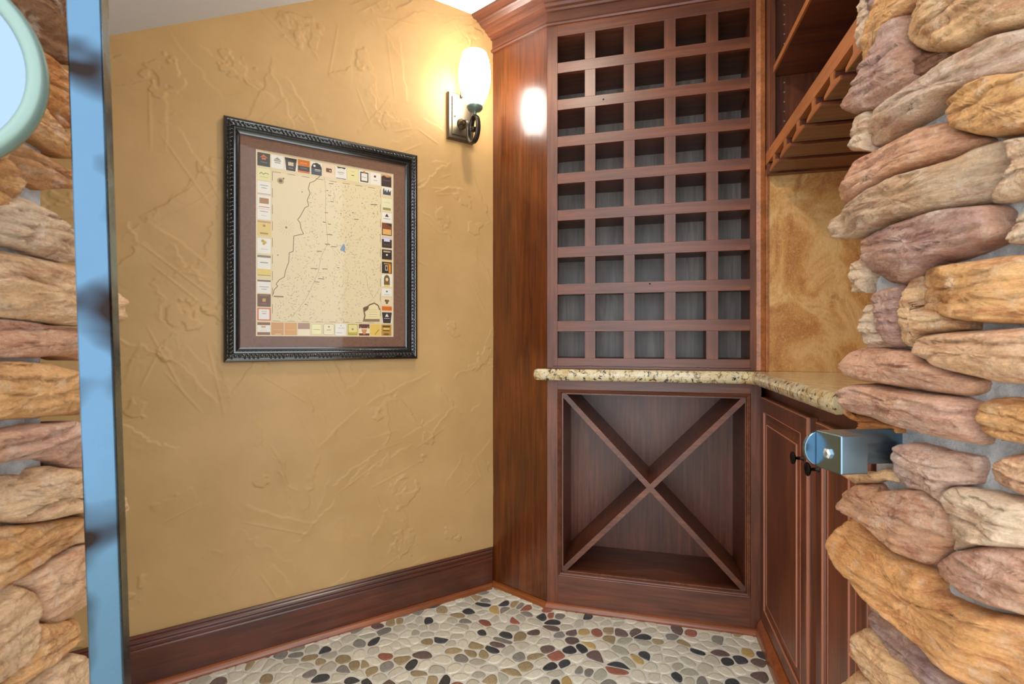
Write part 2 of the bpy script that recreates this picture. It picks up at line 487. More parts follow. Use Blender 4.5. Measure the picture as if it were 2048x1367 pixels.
def left_wall():
    res = .0026; t0, t1 = -.02, 1.75
    W, H = t1 - t0, 2.4
    hm = trowel_relief(W, H, res)
    nt, nz = 600, 800
    t = np.linspace(t0, t1, nt); zt = ceil_at(t)
    T = np.repeat(t[:, None], nz, 1); Z = np.linspace(0, 1, nz)[None, :] * zt[:, None]
    ii = np.clip((T - t0) / res, 0, hm.shape[0] - 1.01); jj = np.clip(Z / res, 0, hm.shape[1] - 1.01)
    i = ii.astype(int); j = jj.astype(int); fi = ii - i; fj = jj - j
    hgt = hm[i, j] * (1 - fi) * (1 - fj) + hm[i + 1, j] * fi * (1 - fj) + hm[i, j + 1] * (1 - fi) * fj + hm[i + 1, j + 1] * fi * fj
    co = np.stack([T, hgt - .001, Z], -1).reshape(-1, 3)
    idx = np.arange(nt * nz).reshape(nt, nz)
    q = np.stack([idx[:-1, :-1], idx[:-1, 1:], idx[1:, 1:], idx[1:, :-1]], -1).reshape(-1, 4)
    me = bpy.data.meshes.new('wall_left')
    me.vertices.add(len(co)); me.vertices.foreach_set('co', co.astype(np.float32).ravel())
    me.loops.add(q.size); me.loops.foreach_set('vertex_index', q.ravel().astype(np.int32))
    me.polygons.add(len(q)); me.polygons.foreach_set('loop_start', np.arange(0, q.size, 4, dtype=np.int32))
    me.update(calc_edges=True); me.validate()
    o = link('wall_left', me, M['plaster'], None, smooth=True)
    o.location = (C2.x, C2.y, 0); o.rotation_euler = (0, 0, ang(TD))
    tag(o, 'ochre yellow plaster wall with rough trowel marks', None, None, 'structure')
    # plain masonry behind and its continuation past the doorway
    b = MB().prism_y([(-1.3, 0), (3.2, 0), (3.2, .85), (FOLD, CEIL), (-1.3, CEIL)], -.14, -.012)
    b.build('wall_core', M['plain_wall'], o)
    b = MB().prism_y([(1.749, 0), (3.2, 0), (3.2, .85), (1.749, float(ceil_at(1.749)))], -.013, .0)
    b.build('wall_return', M['plaster'], o)
    return o
wall_left = left_wall()

# ceiling: flat over the cabinets, sloping down to the left, stopping at the front wall
MF = Vector((-.124, .992)); F0 = L0 + RD * .16
def n_front(t):
    P = C2 + TD * t; return (F0 - P).dot(MF) / ND.dot(MF)
def ceil_pt(t, n, dz=0):
    P = C2 + TD * t + ND * n; return (P.x, P.y, float(ceil_at(np.float64(t))) + dz)
def ceiling():
    v, f = [], []
    ts = [-1.5, FOLD, 3.2]
    for t in ts:
        nf = max(n_front(t), .05) if t > 0 else n_front(t)
        v += [ceil_pt(t, -.14), ceil_pt(t, nf), ceil_pt(t, nf, .06), ceil_pt(t, -.14, .06)]
    for k in range(2):
        a = 4 * k; b = a + 4
        f += [(a, a + 1, b + 1, b), (a + 3, b + 3, b + 2, a + 2), (a + 1, a + 2, b + 2, b + 1), (a, b, b + 3, a + 3)]
    f += [(0, 3, 2, 1), (8, 9, 10, 11)]
    o = MB().add(v, f).build('ceiling', M['ceiling'])
    tag(o, 'pale painted ceiling, flat above the cabinets and sloping to the left', None, None, 'structure')
ceiling()

# hidden walls behind the cabinets
o = MB().box(-1.0, .50, .33, .43, 0, CEIL).build('wall_back', M['plain_wall']); o.location = (B2.x, B2.y, 0); o.rotation_euler = (0, 0, ang(U)); tag(o, 'plain wall hidden behind the wine rack', None, None, 'structure')
o = MB().box(.40, .50, -1.15, .33, 0, CEIL).build('wall_right', M['plain_wall']); o.location = (B2.x, B2.y, 0); o.rotation_euler = (0, 0, ang(U)); tag(o, 'plain wall hidden behind the door cabinet', None, None, 'structure')

# baseboard and its shoe
path = [C2 + TD * 3.0, C2, A2, B2, B2 - V * .86]
mit = mitred(path, 1)                              # outward = into the room
BASEPROF = [(0, 0), (.015, 0), (.015, .118), (.012, .122), (.015, .126), (.015, .133), (.0115, .137), (.0135, .141), (.0125, .147), (.008, .151), (.010, .155), (.005, .160), (0, .160)]
SHOE = [(0, 0), (.018, 0), (.0175, .006), (.015, .012), (.010, .0165), (.004, .019), (0, .019)]
def to_local(mb, p2, rz):
    c, s = math.cos(-rz), math.sin(-rz)
    mb.v = [((x - p2[0]) * c - (y - p2[1]) * s, (x - p2[0]) * s + (y - p2[1]) * c, z) for x, y, z in mb.v]; return mb
sh = lambda prof, d: [(o + d, z) for o, z in prof]
m0 = mit[0]; m1 = mit[1]
bb = to_local(sweep_seg(path[0], path[1], m0, m1, BASEPROF), C2, ang(TD)).build('baseboard_left', M['base'])
bb.location = (C2.x, C2.y, 0); bb.rotation_euler = (0, 0, ang(TD)); tag(bb, 'dark mahogany baseboard under the yellow wall', None, None, 'structure')
to_local(sweep_seg(path[0], path[1], m0, m1, sh(SHOE, .015)), C2, ang(TD)).build('shoe_moulding', M['shoe'], bb, smooth=False)

# added fill lamp, unseen above the view, evens out the room's light
dl = empty('added_fill_lamp', (.05, 1.25), CEIL, 0)
tag(dl, 'round fill lamp added in the flat ceiling to brighten the room', 'fill lamp')
MB().lathe([(.062, -.012), (.085, -.006), (.088, -.0005), (.062, -.0005), (.058, -.004), (.062, -.012)], n=40).build('fill_lamp_ring', M['ceiling'], dl, smooth=True)
ld = bpy.data.lights.new('fill_light', 'AREA'); ld.shape = 'DISK'; ld.size = .11; ld.energy = FILL_WATTS; ld.color = (1.0, .88, .72)
lo = bpy.data.objects.new('fill_light', ld); COL.objects.link(lo); lo.parent = dl; lo.location = (0, 0, -.008)

# ------------------------------------------------------------------ stone door jambs
TONES = {'cream': (226, 196, 164), 'purple': (168, 138, 130), 'gold': (230, 175, 118), 'mauve': (186, 146, 130), 'brown': (140, 98, 76), 'tan': (224, 182, 136),
         'greytan': (208, 178, 152), 'pinkbrown': (212, 162, 130), 'duo': (208, 176, 144), 'peach': (230, 184, 144), 'pink': (216, 170, 144), 'rust': (204, 136, 82),
         'pinkgrey': (206, 174, 158), 'orange': (228, 166, 108), 'darkbrown': (136, 96, 66), 'spotbrown': (196, 142, 96), 'creamgold': (238, 196, 152)}
STONES_RIGHT = [
  ('cream', 20, [(46,1639),(66,1624),(71,1563),(64,1529),(53,1517),(32,1528),(29,1546),(44,1569),(49,1579)]),
  ('purple', 24, [(62,1627),(100,1600),(86,1575),(79,1568),(66,1566),(60,1578)]),
  ('gold', 26, [(108,1603),(174,1555),(157,1527),(116,1522),(77,1500),(66,1486),(46,1462),(37,1476),(51,1494),(57,1524),(66,1546),(75,1566)]),
  ('mauve', 34, [(116,1529),(140,1518),(140,1474),(155,1451),(146,1432),(157,1413),(135,1401),(100,1395),(73,1403),(51,1408),(25,1417),(10,1435),(15,1452),(46,1454),(53,1478),(71,1491),(88,1511),(96,1520)]),
  ('brown', 12, [(139,1472),(157,1450),(212,1422),(232,1411),(206,1405),(158,1407),(142,1420)]),
  ('tan', 46, [(157,1567),(330,1459),(330,1393),(294,1402),(254,1414),(232,1411),(190,1429),(167,1444),(153,1457),(135,1481),(137,1510),(144,1520)]),
  ('greytan', 40, [(75,1385),(100,1397),(142,1405),(172,1408),(204,1409),(241,1409),(280,1405),(294,1398),(330,1393),(330,1342),(294,1347),(270,1354),(243,1353),(201,1359),(163,1350),(124,1347),(92,1343),(66,1345),(57,1364),(71,1376)]),
  ('gold', 50, [(201,1362),(238,1356),(262,1355),(275,1355),(294,1346),(330,1334),(330,1258),(294,1273),(259,1282),(243,1291),(216,1310),(210,1323),(207,1339),(201,1351)]),
  ('cream', 22, [(29,1413),(62,1408),(75,1384),(64,1352),(66,1336),(15,1358),(27,1385)]),
  ('pinkbrown', 36, [(2,1311),(15,1329),(51,1335),(108,1336),(163,1338),(207,1329),(210,1311),(246,1287),(245,1278),(212,1276),(180,1274),(146,1277),(100,1276),(62,1270),(29,1257),(2,1266),(-11,1286),(10,1295)]),
  ('duo', 44, [(-32,1213),(-32,1245),(-5,1253),(66,1273),(127,1276),(193,1272),(226,1273),(251,1278),(280,1274),(287,1259),(287,1238),(272,1215),(251,1201),(212,1203),(163,1205),(116,1207),(83,1200),(51,1198),(20,1200)]),
  ('cream', 34, [(280,1272),(294,1269),(330,1257),(330,1189),(294,1195),(284,1193),(254,1198),(272,1215),(287,1238)]),
  ('mauve', 40, [(55,1191),(83,1201),(116,1206),(163,1209),(212,1205),(262,1196),(268,1188),(267,1175),(276,1167),(277,1153),(262,1147),(226,1137),(180,1131),(160,1123),(127,1109),(100,1114),(71,1133),(57,1156)]),
  ('cream', 30, [(288,1179),(294,1180),(330,1179),(330,1132),(294,1138),(280,1140),(282,1158)]),
  ('cream', 18, [(17,1108),(25,1151),(53,1173),(60,1146),(64,1131),(53,1121),(48,1103),(32,1112)]),
  ('cream', 18, [(46,1081),(51,1084),(75,1082),(81,1044),(100,1012),(53,1010),(44,1027)]),
  ('mauve', 26, [(73,1095),(92,1106),(126,1109),(137,1066),(129,1040),(131,1014),(108,1009),(88,1030),(79,1062)]),
  ('tan', 32, [(126,1114),(153,1121),(162,1110),(160,1071),(226,1050),(226,1037),(163,1031),(155,1021),(153,1006),(139,1011),(126,1023),(135,1066)]),
  ('gold', 48, [(160,1130),(174,1132),(196,1129),(241,1128),(280,1128),(294,1127),(330,1125),(330,1038),(294,1041),(267,1043),(226,1048),(180,1056),(157,1063),(158,1107)]),
  ('peach', 46, [(155,1024),(167,1032),(212,1035),(254,1036),(294,1038),(330,1038),(330,962),(294,968),(261,968),(241,973),(195,981),(190,991),(163,994),(155,1006)]),
  ('pinkbrown', 38, [(12,971),(15,1002),(51,1012),(116,1009),(155,1006),(163,992),(192,988),(196,979),(239,968),(236,954),(219,946),(180,947),(116,951),(60,953),(32,955)]),
  ('pink', 36, [(2,932),(25,946),(66,951),(116,947),(163,945),(212,944),(235,938),(236,914),(243,893),(241,883),(212,883),(163,884),(116,887),(77,893),(37,896),(20,905),(7,919)]),
  ('gold', 34, [(236,938),(249,946),(272,950),(294,947),(330,942),(330,892),(294,896),(262,896),(243,903),(236,917)]),
  ('rust', 14, [(-5,904),(7,913),(25,896),(51,893),(108,887),(112,876),(25,866),(39,880),(5,888)]),
  ('pinkgrey', 26, [(116,861),(146,869),(180,865),(232,867),(235,856),(231,830),(196,817),(188,799),(196,788),(174,795),(157,799),(127,794),(110,805),(108,828)]),
  ('peach', 30, [(250,853),(262,870),(282,882),(294,885),(330,887),(330,831),(294,833),(267,835),(253,840)]),
  ('tan', 16, [(-5,781),(2,787),(66,802),(83,812),(108,820),(116,799),(83,796),(71,787),(29,773)]),
  ('pinkbrown', 34, [(5,731),(10,756),(32,774),(73,787),(79,776),(116,789),(153,800),(180,792),(198,788),(204,769),(203,747),(174,696),(157,690),(127,691),(100,704),(79,713),(53,716),(20,718)]),
  ('cream', 36, [(190,809),(204,821),(241,825),(280,827),(294,826),(330,824),(330,774),(294,769),(241,752),(196,726),(206,757),(203,784),(193,797)]),
  ('pink', 36, [(177,702),(196,724),(238,750),(267,764),(294,769),(330,774),(330,686),(294,687),(254,678),(224,674),(196,677),(180,680)]),
  ('orange', 44, [(-29,645),(-24,663),(-13,679),(7,704),(25,714),(88,690),(146,689),(180,683),(180,658),(212,660),(243,665),(280,679),(294,679),(330,677),(330,589),(254,560),(221,557),(196,566),(174,582),(142,586),(108,593),(75,604),(57,610),(27,620),(0,631)]),
  ('purple', 26, [(64,591),(75,598),(108,590),(142,576),(172,562),(201,560),(241,554),(226,523),(157,508),(127,529),(100,534),(75,551),(64,551)]),
  ('tan', 34, [(39,522),(55,540),(75,550),(100,541),(127,534),(149,524),(163,497),(127,461),(75,456),(53,461),(44,487)]),
  ('tan', 30, [(10,414),(34,445),(53,456),(77,457),(127,454),(44,375),(0,361)]),
]
STONES_LEFT = [
  ('darkbrown', 20, [(193,1437),(64,1525),(51,1512),(51,1409),(83,1389),(125,1379),(148,1381),(160,1385),(180,1390)]),
  ('rust', 22, [(230,1356),(180,1374),(158,1378),(138,1379),(101,1375),(47,1391),(47,1321),(100,1297),(112,1309),(138,1312),(165,1310),(230,1302)]),
  ('gold', 28, [(218,1287),(152,1310),(138,1309),(130,1301),(98,1294),(64,1303),(64,1270),(98,1263),(119,1262),(165,1266),(218,1259)]),
  ('spotbrown', 24, [(182,1248),(170,1254),(138,1251),(110,1249),(94,1248),(51,1256),(51,1233),(94,1221),(132,1208),(148,1209),(175,1210),(180,1228)]),
  ('gold', 30, [(236,1207),(212,1221),(193,1238),(185,1237),(178,1225),(173,1197),(163,1185),(174,1173),(230,1157),(241,1164)]),
  ('cream', 34, [(241,1154),(206,1171),(171,1191),(143,1186),(112,1181),(90,1173),(67,1170),(64,1131),(90,1124),(135,1125),(173,1129),(241,1126)]),
  ('creamgold', 40, [(241,1115),(186,1123),(151,1123),(101,1122),(64,1122),(10,1096),(-1,1093),(-10,1052),(3,1045),(87,1041),(125,1045),(180,1048),(241,1048)]),
  ('pinkbrown', 24, [(241,1043),(180,1046),(119,1041),(87,1039),(10,1039),(1,1030),(6,995),(43,993),(101,1002),(165,1001),(241,1004)]),
  ('gold', 38, [(241,1000),(165,998),(119,993),(101,986),(64,978),(43,968),(43,933),(64,920),(90,924),(135,927),(241,938)]),
  ('pink', 32, [(241,922),(206,920),(165,922),(138,922),(119,917),(81,915),(47,905),(47,843),(77,851),(110,867),(138,877),(173,883),(241,886)]),
  ('creamgold', 40, [(241,875),(193,870),(173,868),(151,859),(138,867),(119,864),(79,848),(1,795),(-26,785),(-40,758),(-26,742),(-2,743),(75,789),(135,799),(168,808),(241,845)]),
  ('gold', 30, [(241,827),(180,810),(143,800),(73,784),(43,763),(43,740),(73,747),(135,747),(174,745),(206,745),(241,749)]),
  ('peach', 34, [(174,742),(135,745),(71,743),(43,737),(43,653),(69,654),(101,655),(125,670),(149,690),(148,720)]),
  ('creamgold', 36, [(241,719),(193,730),(174,741),(146,718),(151,691),(154,646),(180,642),(241,646)]),
  ('gold', 32, [(152,644),(151,683),(125,668),(96,656),(71,646),(69,625),(83,619),(112,616),(151,617),(173,608),(193,628)]),
  ('creamgold', 32, [(148,607),(112,614),(87,608),(65,590),(43,560),(43,488),(165,579)]),
]


def seg_dist(p, poly):
    best = 9e9; n = len(poly)
    for i in range(n):
        ax, ay = poly[i]; bx, by = poly[(i + 1) % n]
        dx, dy = bx - ax, by - ay; L = dx * dx + dy * dy
        t = 0 if L == 0 else max(0, min(1, ((p[0] - ax) * dx + (p[1] - ay) * dy) / L))
        best = min(best, math.hypot(p[0] - ax - t * dx, p[1] - ay - t * dy))
    return best

def resample(poly, n):
    per = []; tot = 0
    for i in range(len(poly)):
        a = poly[i]; b = poly[(i + 1) % len(poly)]; L = math.hypot(b[0] - a[0], b[1] - a[1]); per.append(L); tot += L
    out = []; i = 0; acc = 0
    for k in range(n):
        d = tot * k / n
        while acc + per[i] < d: acc += per[i]; i += 1
        t = (d - acc) / per[i]; a = poly[i]; b = poly[(i + 1) % len(poly)]
        out.append((a[0] + (b[0] - a[0]) * t, a[1] + (b[1] - a[1]) * t))
    return out

def make_stone(poly_mm, T, tone, sgn, parent, seed, back=.05, n=130, coarse=False):
    """split ledge stone: outline in the reveal plane (s, z), real thickness across it; sgn = direction that faces the opening"""
    poly = [(a / 1000, b / 1000) for a, b in poly_mm]
    T = T / 1000
    area = 0; cx = cy = 0
    for i in range(len(poly)):
        a = poly[i]; b = poly[(i + 1) % len(poly)]; w = a[0] * b[1] - b[0] * a[1]; area += w; cx += (a[0] + b[0]) * w; cy += (a[1] + b[1]) * w
    cx /= 3 * area; cy /= 3 * area
    out = resample(poly, n)
    # round the corners a little and roughen the outline
    sm = [((out[i - 1][0] + 2 * out[i][0] + out[(i + 1) % n][0]) / 4, (out[i - 1][1] + 2 * out[i][1] + out[(i + 1) % n][1]) / 4) for i in range(n)]
    rg = []
    for (x, y) in sm:
        w = noise.noise(Vector((x * 90, y * 90, seed))) * .0016 + noise.noise(Vector((x * 260, y * 260, seed))) * .0008
        d = math.hypot(x - cx, y - cy) + 1e-6
        rg.append((x + (x - cx) / d * w, y + (y - cy) / d * w))
    rings = [1, .988, .97, .945, .91, .87, .82, .77, .71, .65, .58, .51, .44, .37, .30, .23, .16, .08]
    if coarse: rings = [1, .96, .90, .80, .66, .50, .32, .15]
    R = min(.0085, math.sqrt(abs(area) / 2) * .16)
    verts = []; tx = random.uniform(-.10, .10); ty = random.uniform(-.22, .12)
    rs = random.Random(int(seed * 100)); ext = max(abs(a[0] - cx) for a in sm), max(abs(a[1] - cy) for a in sm)
    planes = []
    for q in range(11):
        an = rs.uniform(0, 2 * math.pi); k = rs.uniform(.35, .95)
        ox, oy = ext[0] * k * math.cos(an), ext[1] * k * math.sin(an); sl = rs.uniform(.25, .95)
        gl = math.hypot(math.cos(an) / ext[0], math.sin(an) / ext[1]); planes.append((cx + ox, cy + oy, sl * math.cos(an) / ext[0] / gl, sl * math.sin(an) / ext[1] / gl, T * rs.uniform(.78, 1.05)))
    def facet(x, y):
        return max(T * .25, min([T] + [h0 - gx * (x - a) - gy * (y - b) for a, b, gx, gy, h0 in planes]))
    def height(x, y, edge):
        e = 1 - min(edge / R, 1); prof = math.sqrt(max(0, 1 - e * e))
        wob = .004 * noise.noise(Vector((x * 30, y * 30, seed)))
        st = noise.fractal(Vector((x * 12 + seed * 3.1, (y + wob) * 90, seed)), 1.0, 2.0, 4)      # bedding layers
        lump = noise.fractal(Vector((x * 30, y * 40, seed * 1.7)), .9, 2.1, 4)
        fine = noise.fractal(Vector((x * 150, y * 230, seed * .7)), .8, 2.0, 3)
        ter = (y + wob * 2) * 55 + .8 * noise.noise(Vector((x * 9, seed, 0))); fr_ = ter - math.floor(ter); led = (fr_ ** 3) * (.5 + .5 * noise.noise(Vector((math.floor(ter) * 3.7, x * 7, seed))))
        return prof * (facet(x + wob, y + wob) + st * .0046 + lump * .0034 + fine * .0016 - led * .0085)
    o_y = []
    for r in rings:
        for (x, y) in rg:
            px, py = cx + (x - cx) * r, cy + (y - cy) * r
            ed = seg_dist((px, py), sm[::2]) if r > .5 else R * 2
            if r == 1: ed = 0
            verts.append((px - cx, sgn * (height(px, py, ed) - .015 * 0), py - cy))
    verts.append((0, sgn * height(cx, cy, R * 2), 0))
    base = len(verts)
    for k, (sc, dep) in enumerate(((.985, -back * .5), (.95, -back))):
        for (x, y) in rg:
            w = noise.noise(Vector((x * 60, y * 60, seed + k))) * .002
            verts.append(((x - cx) * sc + w, sgn * dep, (y - cy) * sc + w))
    f = []
    for j in range(len(rings) - 1):
        for i in range(n):
            i2 = (i + 1) % n; f.append((j * n + i, j * n + i2, (j + 1) * n + i2, (j + 1) * n + i))
    L = (len(rings) - 1) * n
    for i in range(n): f.append((L + i, L + (i + 1) % n, len(rings) * n))
    for i in range(n):
        i2 = (i + 1) % n
        f.append((i2, i, base + i, base + i2)); f.append((base + i2, base + i, base + n + i, base + n + i2))
    f.append(tuple(base + n + i for i in range(n)))
    me = bpy.data.meshes.new('stone'); me.from_pydata(verts, [], f)
    bm = bmesh.new(); bm.from_mesh(me); bmesh.ops.recalc_face_normals(bm, faces=bm.faces); bm.to_mesh(me); bm.free()
    o = link('stone', me, M['stone'], parent, smooth=True, loc=(cx, 0, cy))
    c = srgb(*TONES[tone]); j = min(random.uniform(1.14, 1.30), .92 / max(c)); o.color = (c[0] * j, c[1] * j, c[2] * j, 1)
    return o

wr = MB().box(.055, .36, .012, .10, 0, CEIL).box(.15, .36, .10, 1.3, 0, CEIL).build('wall_front_right', M['mortar'])
wr.location = (R0.x, R0.y, 0); wr.rotation_euler = (0, 0, ang(RD)); tag(wr, 'right door jamb of stacked tan ledge stones in grey mortar', None, None, 'structure')
for k, (tone, T, poly) in enumerate(STONES_RIGHT): make_stone(poly, T, tone, -1, wr, k * 1.37 + .5, .045)
wl = MB().box(.115, .26, -2.3, -.012, 0, CEIL).build('wall_front_left', M['mortar'])
wl.location = (L0.x, L0.y, 0); wl.rotation_euler = (0, 0, ang(RD)); tag(wl, 'left door jamb of stacked golden ledge stones behind the gate', None, None, 'structure')
for k, (tone, T, poly) in enumerate(STONES_LEFT): make_stone(poly, T * .6, tone, 1, wl, k * 1.91 + 60.3, .05)
lintel = MB().box(.15, .36, -1.35, .02, 2.14, CEIL).build('wall_lintel', M['mortar'])
lintel.location = (R0.x, R0.y, 0); lintel.rotation_euler = (0, 0, ang(RD)); tag(lintel, 'lintel over the stone doorway', None, None, 'structure')

# the same ledge stone carries on above, below and round onto the outside face
def courses(a0, a1, z0, z1, seed):
    r = random.Random(seed); z = z0; out = []
    while z < z1 - .03:
        h = min(r.uniform(.055, .095), z1 - z); a = a0 - r.uniform(0, .10)
        while a < a1 - .03:
            w = r.uniform(.13, .28); b = a + w; g = .005; j = lambda k=.006: r.uniform(-k, k)
            out.append([(1000 * x, 1000 * y) for x, y in ((max(a, a0 - .01) + g, z + h * .3 + j()), (max(a, a0 - .01) + g + .015, z + g + j()), ((max(a, a0) + min(b, a1)) / 2, z + g * .5 + j(.004)), (min(b, a1) - g - .015, z + g + j()), (min(b, a1) - g, z + h * .5 + j()),
                        (min(b, a1) - g - .02, z + h - g + j()), ((max(a, a0) + min(b, a1)) / 2, z + h - g * .5 + j(.004)), (max(a, a0 - .01) + g + .02, z + h - g + j()))])
            a = b
        z += h
    return out
names = ['gold', 'tan', 'pinkbrown', 'cream', 'greytan', 'peach', 'mauve', 'creamgold', 'pink', 'orange']
sr = random.Random(3)
for parent, sgn, s1, zones in ((wr, -1, .36, ((.02, .50), (1.64, 2.34))), (wl, 1, .26, ((.02, .46), (1.50, 2.34)))):
    for z0, z1 in zones:
        for k, poly in enumerate(courses(.02, s1, z0, z1, int(z0 * 100) + sgn)):
            make_stone(poly, sr.uniform(22, 40), sr.choice(names), sgn, parent, 200 + k * 1.3 + z0 * 50, .04, 48, True)
for parent, x, a0, a1 in ((wr, .36, .0, .55), (wl, .26, -.55, .0)):
    for k, poly in enumerate(courses(a0, a1, .02, 2.34, int(x * 1000))):
        o = make_stone(poly, sr.uniform(18, 30), sr.choice(names), -1, parent, 400 + k * 1.7 + x * 90, .03, 48, True)
        a, z = o.location.x, o.location.z; o.location = (x, a, z); o.rotation_euler = (0, 0, math.pi / 2)

# ------------------------------------------------------------------ mahogany end panel, angled between wall and rack
CROWN = [(0, 2.234), (.007, 2.234), (.010, 2.240), (.007, 2.247), (.003, 2.249), (.003, 2.284), (.010, 2.286), (.012, 2.294), (.022, 2.297), (.027, 2.306), (.034, 2.309),
         (.037, 2.318), (.052, 2.324), (.064, 2.336), (.070, 2.340), (.072, 2.347), (.088, 2.350), (.094, 2.357), (.096, 2.3635), (0, 2.3635)]
cpath = [C2, A2, B2, B2 - V * .85]; cm = mitred(cpath, 1)
CP = (A2 - C2).normalized(); rzP = ang(CP); PLEN = (A2 - C2).length
end_panel = tag(empty('end_panel', C2, 0, rzP), 'tall glossy mahogany end panel set at an angle between yellow wall and wine rack', 'panel')
MB().hexa([(0, 0), (PLEN - .0005, 0), (PLEN - .0112, .022), (0, .022)], .0, 2.30).build('board', M['panel'], end_panel)
to_local(sweep_seg(C2 - CP * .06, A2, cm[0], cm[1], CROWN), C2, rzP).build('crown_moulding', M['wood_x'], end_panel)
to_local(sweep_seg(C2, A2, mit[1], mit[2], SHOE), C2, rzP).build('shoe_moulding', M['shoe'], end_panel)

# ------------------------------------------------------------------ upper wine rack: five by nine square cells
rzU = ang(U)
rack = tag(empty('wine_rack', B2, 0, rzU), 'tall mahogany wine rack with square bottle cells above the granite counter', 'wine rack')
XL, XR = -RW, -.0
COLX = [(-.7176, -.6136), (-.5740, -.4700), (-.4300, -.3255), (-.2857, -.1815), (-.1415, -.0370)]
ZT = [1.060 + .1414 * k for k in range(9)]; OP = .1015; DEP = .205
FT = .020                                            # thickness of the face lattice
Z0, Z1 = .919, 2.30
MB().box(XL, COLX[0][0], 0, FT, Z0, Z1).build('stile', M['wood_z'], rack, bevel=.0008)
MB().box(COLX[4][1], -.018, 0, FT, Z0, Z1).build('stile', M['wood_z'], rack, bevel=.0008)
MB().hexa([(-.018, .0), (-.004, -.004), (.012, .0), (.012, .02), (-.018, .02)], Z0, Z1).build('corner_bead', M['shelf_edge'], rack, bevel=.0015)
MB().box(COLX[0][0], COLX[4][1], 0, FT, Z0, ZT[0] - OP).build('bottom_rail', M['wood_x'], rack, bevel=.0008)
MB().box(COLX[0][0], COLX[4][1], 0, FT, ZT[8], Z1).build('top_rail', M['wood_x'], rack, bevel=.0008)
railm = MB().box(COLX[0][0], COLX[4][1], 0, FT, -.01995, .01995).mesh('rail')
for k in range(8): link('rail', railm, M['wood_x'], rack, bevel=.0008, loc=(0, 0, (ZT[k] + ZT[k + 1] - OP) / 2))
for c in range(4):
    xa, xb = COLX[c][1], COLX[c + 1][0]
    blk = MB().box(-(xb - xa) / 2, (xb - xa) / 2, .0006, FT, -OP / 2, OP / 2).mesh('lattice_block')
    for k in range(9): link('lattice_block', blk, M['wood_z'], rack, bevel=.0006, loc=((xa + xb) / 2, 0, ZT[k] - OP / 2))
    MB().box((xa + xb) / 2 - .006, (xa + xb) / 2 + .006, FT, DEP, Z0, Z1).build('cell_divider', M['wood_y'], rack)
shm = MB().box(XL + .012, -.012, FT, DEP, -.006, .006).mesh('cell_shelf')
for z in [ZT[0] - OP - .006] + [(ZT[k] + ZT[k + 1] - OP) / 2 for k in range(8)] + [ZT[8] + .006]:
    link('cell_shelf', shm, M['wood_x'], rack, loc=(0, 0, z))
MB().box(XL, XL + .013, FT, DEP, Z0, Z1).build('side_panel', M['wood_z'], rack)
MB().box(-.030, -.012, FT, DEP, Z0, Z1).build('side_panel', M['wood_z'], rack)
MB().box(XL, -.012, DEP, DEP + .01, Z0, Z1).build('back_panel', M['rack_back'], rack)
MB().box(XL, 0, .0, DEP + .01, Z1, Z1 + .02).build('top_board', M['wood_x'], rack)
to_local(sweep_seg(A2, B2, cm[1], cm[2], CROWN), B2, rzU).build('crown_moulding', M['wood_x'], rack)
for px_, pz_ in ((-.376, 1.2335), (-.544, 1.930)):      # two small screw heads left in the rails
    MB().lathe([(0, -.0005), (.0035, -.0005), (.003, .0012), (0, .0016)], n=10).build('screw', M['knob'], rack, loc=(px_, -.0, pz_)).rotation_euler = (math.pi / 2, 0, 0)

v, f = [], []
for k in range(61):                                  # dark uneven seam along the bottom rail
    x = -.735 + .70 * k / 60; zz = .928 + .004 * noise.noise(Vector((x * 9, 0, 3))) + .0016 * noise.noise(Vector((x * 60, 0, 5))); w = .0007 + .0006 * abs(noise.noise(Vector((x * 40, 2, 0))))
    v += [(x, -.0006, zz - w), (x, -.0006, zz + w), (x, .002, zz + w), (x, .002, zz - w)]
    if k: b = 4 * k; f += [(b - 4 + i, b - 4 + (i + 1) % 4, b + (i + 1) % 4, b + i) for i in range(4)]
MB().add(v, f).build('open_seam', M['knob'], rack)

# ------------------------------------------------------------------ base cabinet with the big X
binc = tag(empty('wine_bin_cabinet', B2, 0, rzU), 'mahogany base cabinet with an open X shaped wine bin under the counter', 'cabinet')
OX0, OX1, OZ0, OZ1 = -.703, -.046, .138, .826
BD = .285; CT0 = .874
MB().box(XL, OX0 - .014, 0, .02, 0, CT0).build('stile', M['wood_z'], binc, bevel=.0008)
MB().box(OX1 + .010, -.0005, 0, .02, 0, CT0).build('stile', M['wood_z'], binc, bevel=.0008)
MB().box(OX0 - .014, OX1 + .010, 0, .02, OZ1 + .012, CT0).build('top_rail', M['wood_x'], binc, bevel=.0008)
MB().box(OX0 - .014, OX1 + .010, 0, .02, 0, OZ0 - .014).build('bottom_rail', M['wood_x'], binc, bevel=.0008)
# stepped bead round the opening
def rect_ring(mb, x0, x1, z0, z1, prof):
    """mitred rectangular moulding in the xz plane; prof = closed (inward, y)"""
    n = len(prof); cor = [(x0, z0, 1, 1), (x1, z0, -1, 1), (x1, z1, -1, -1), (x0, z1, 1, -1)]
    v = [(x + sx * o, y, z + sz * o) for (x, z, sx, sz) in cor for o, y in prof]; f = []
    for k in range(4):
        a = k * n; b = ((k + 1) % 4) * n
        f += [(a + i, a + (i + 1) % n, b + (i + 1) % n, b + i) for i in range(n)]
    return mb.add(v, f)
BEADP = [(0, .02), (0, -.001), (.003, -.005), (.006, -.003), (.0075, .001), (.011, .003), (.0135, .008), (.0135, .02)]
rect_ring(MB(), OX0 - .0145, OX1 + .0105, OZ0 - .0145, OZ1 + .0125, BEADP).build('opening_bead', M['wood_x'], binc)
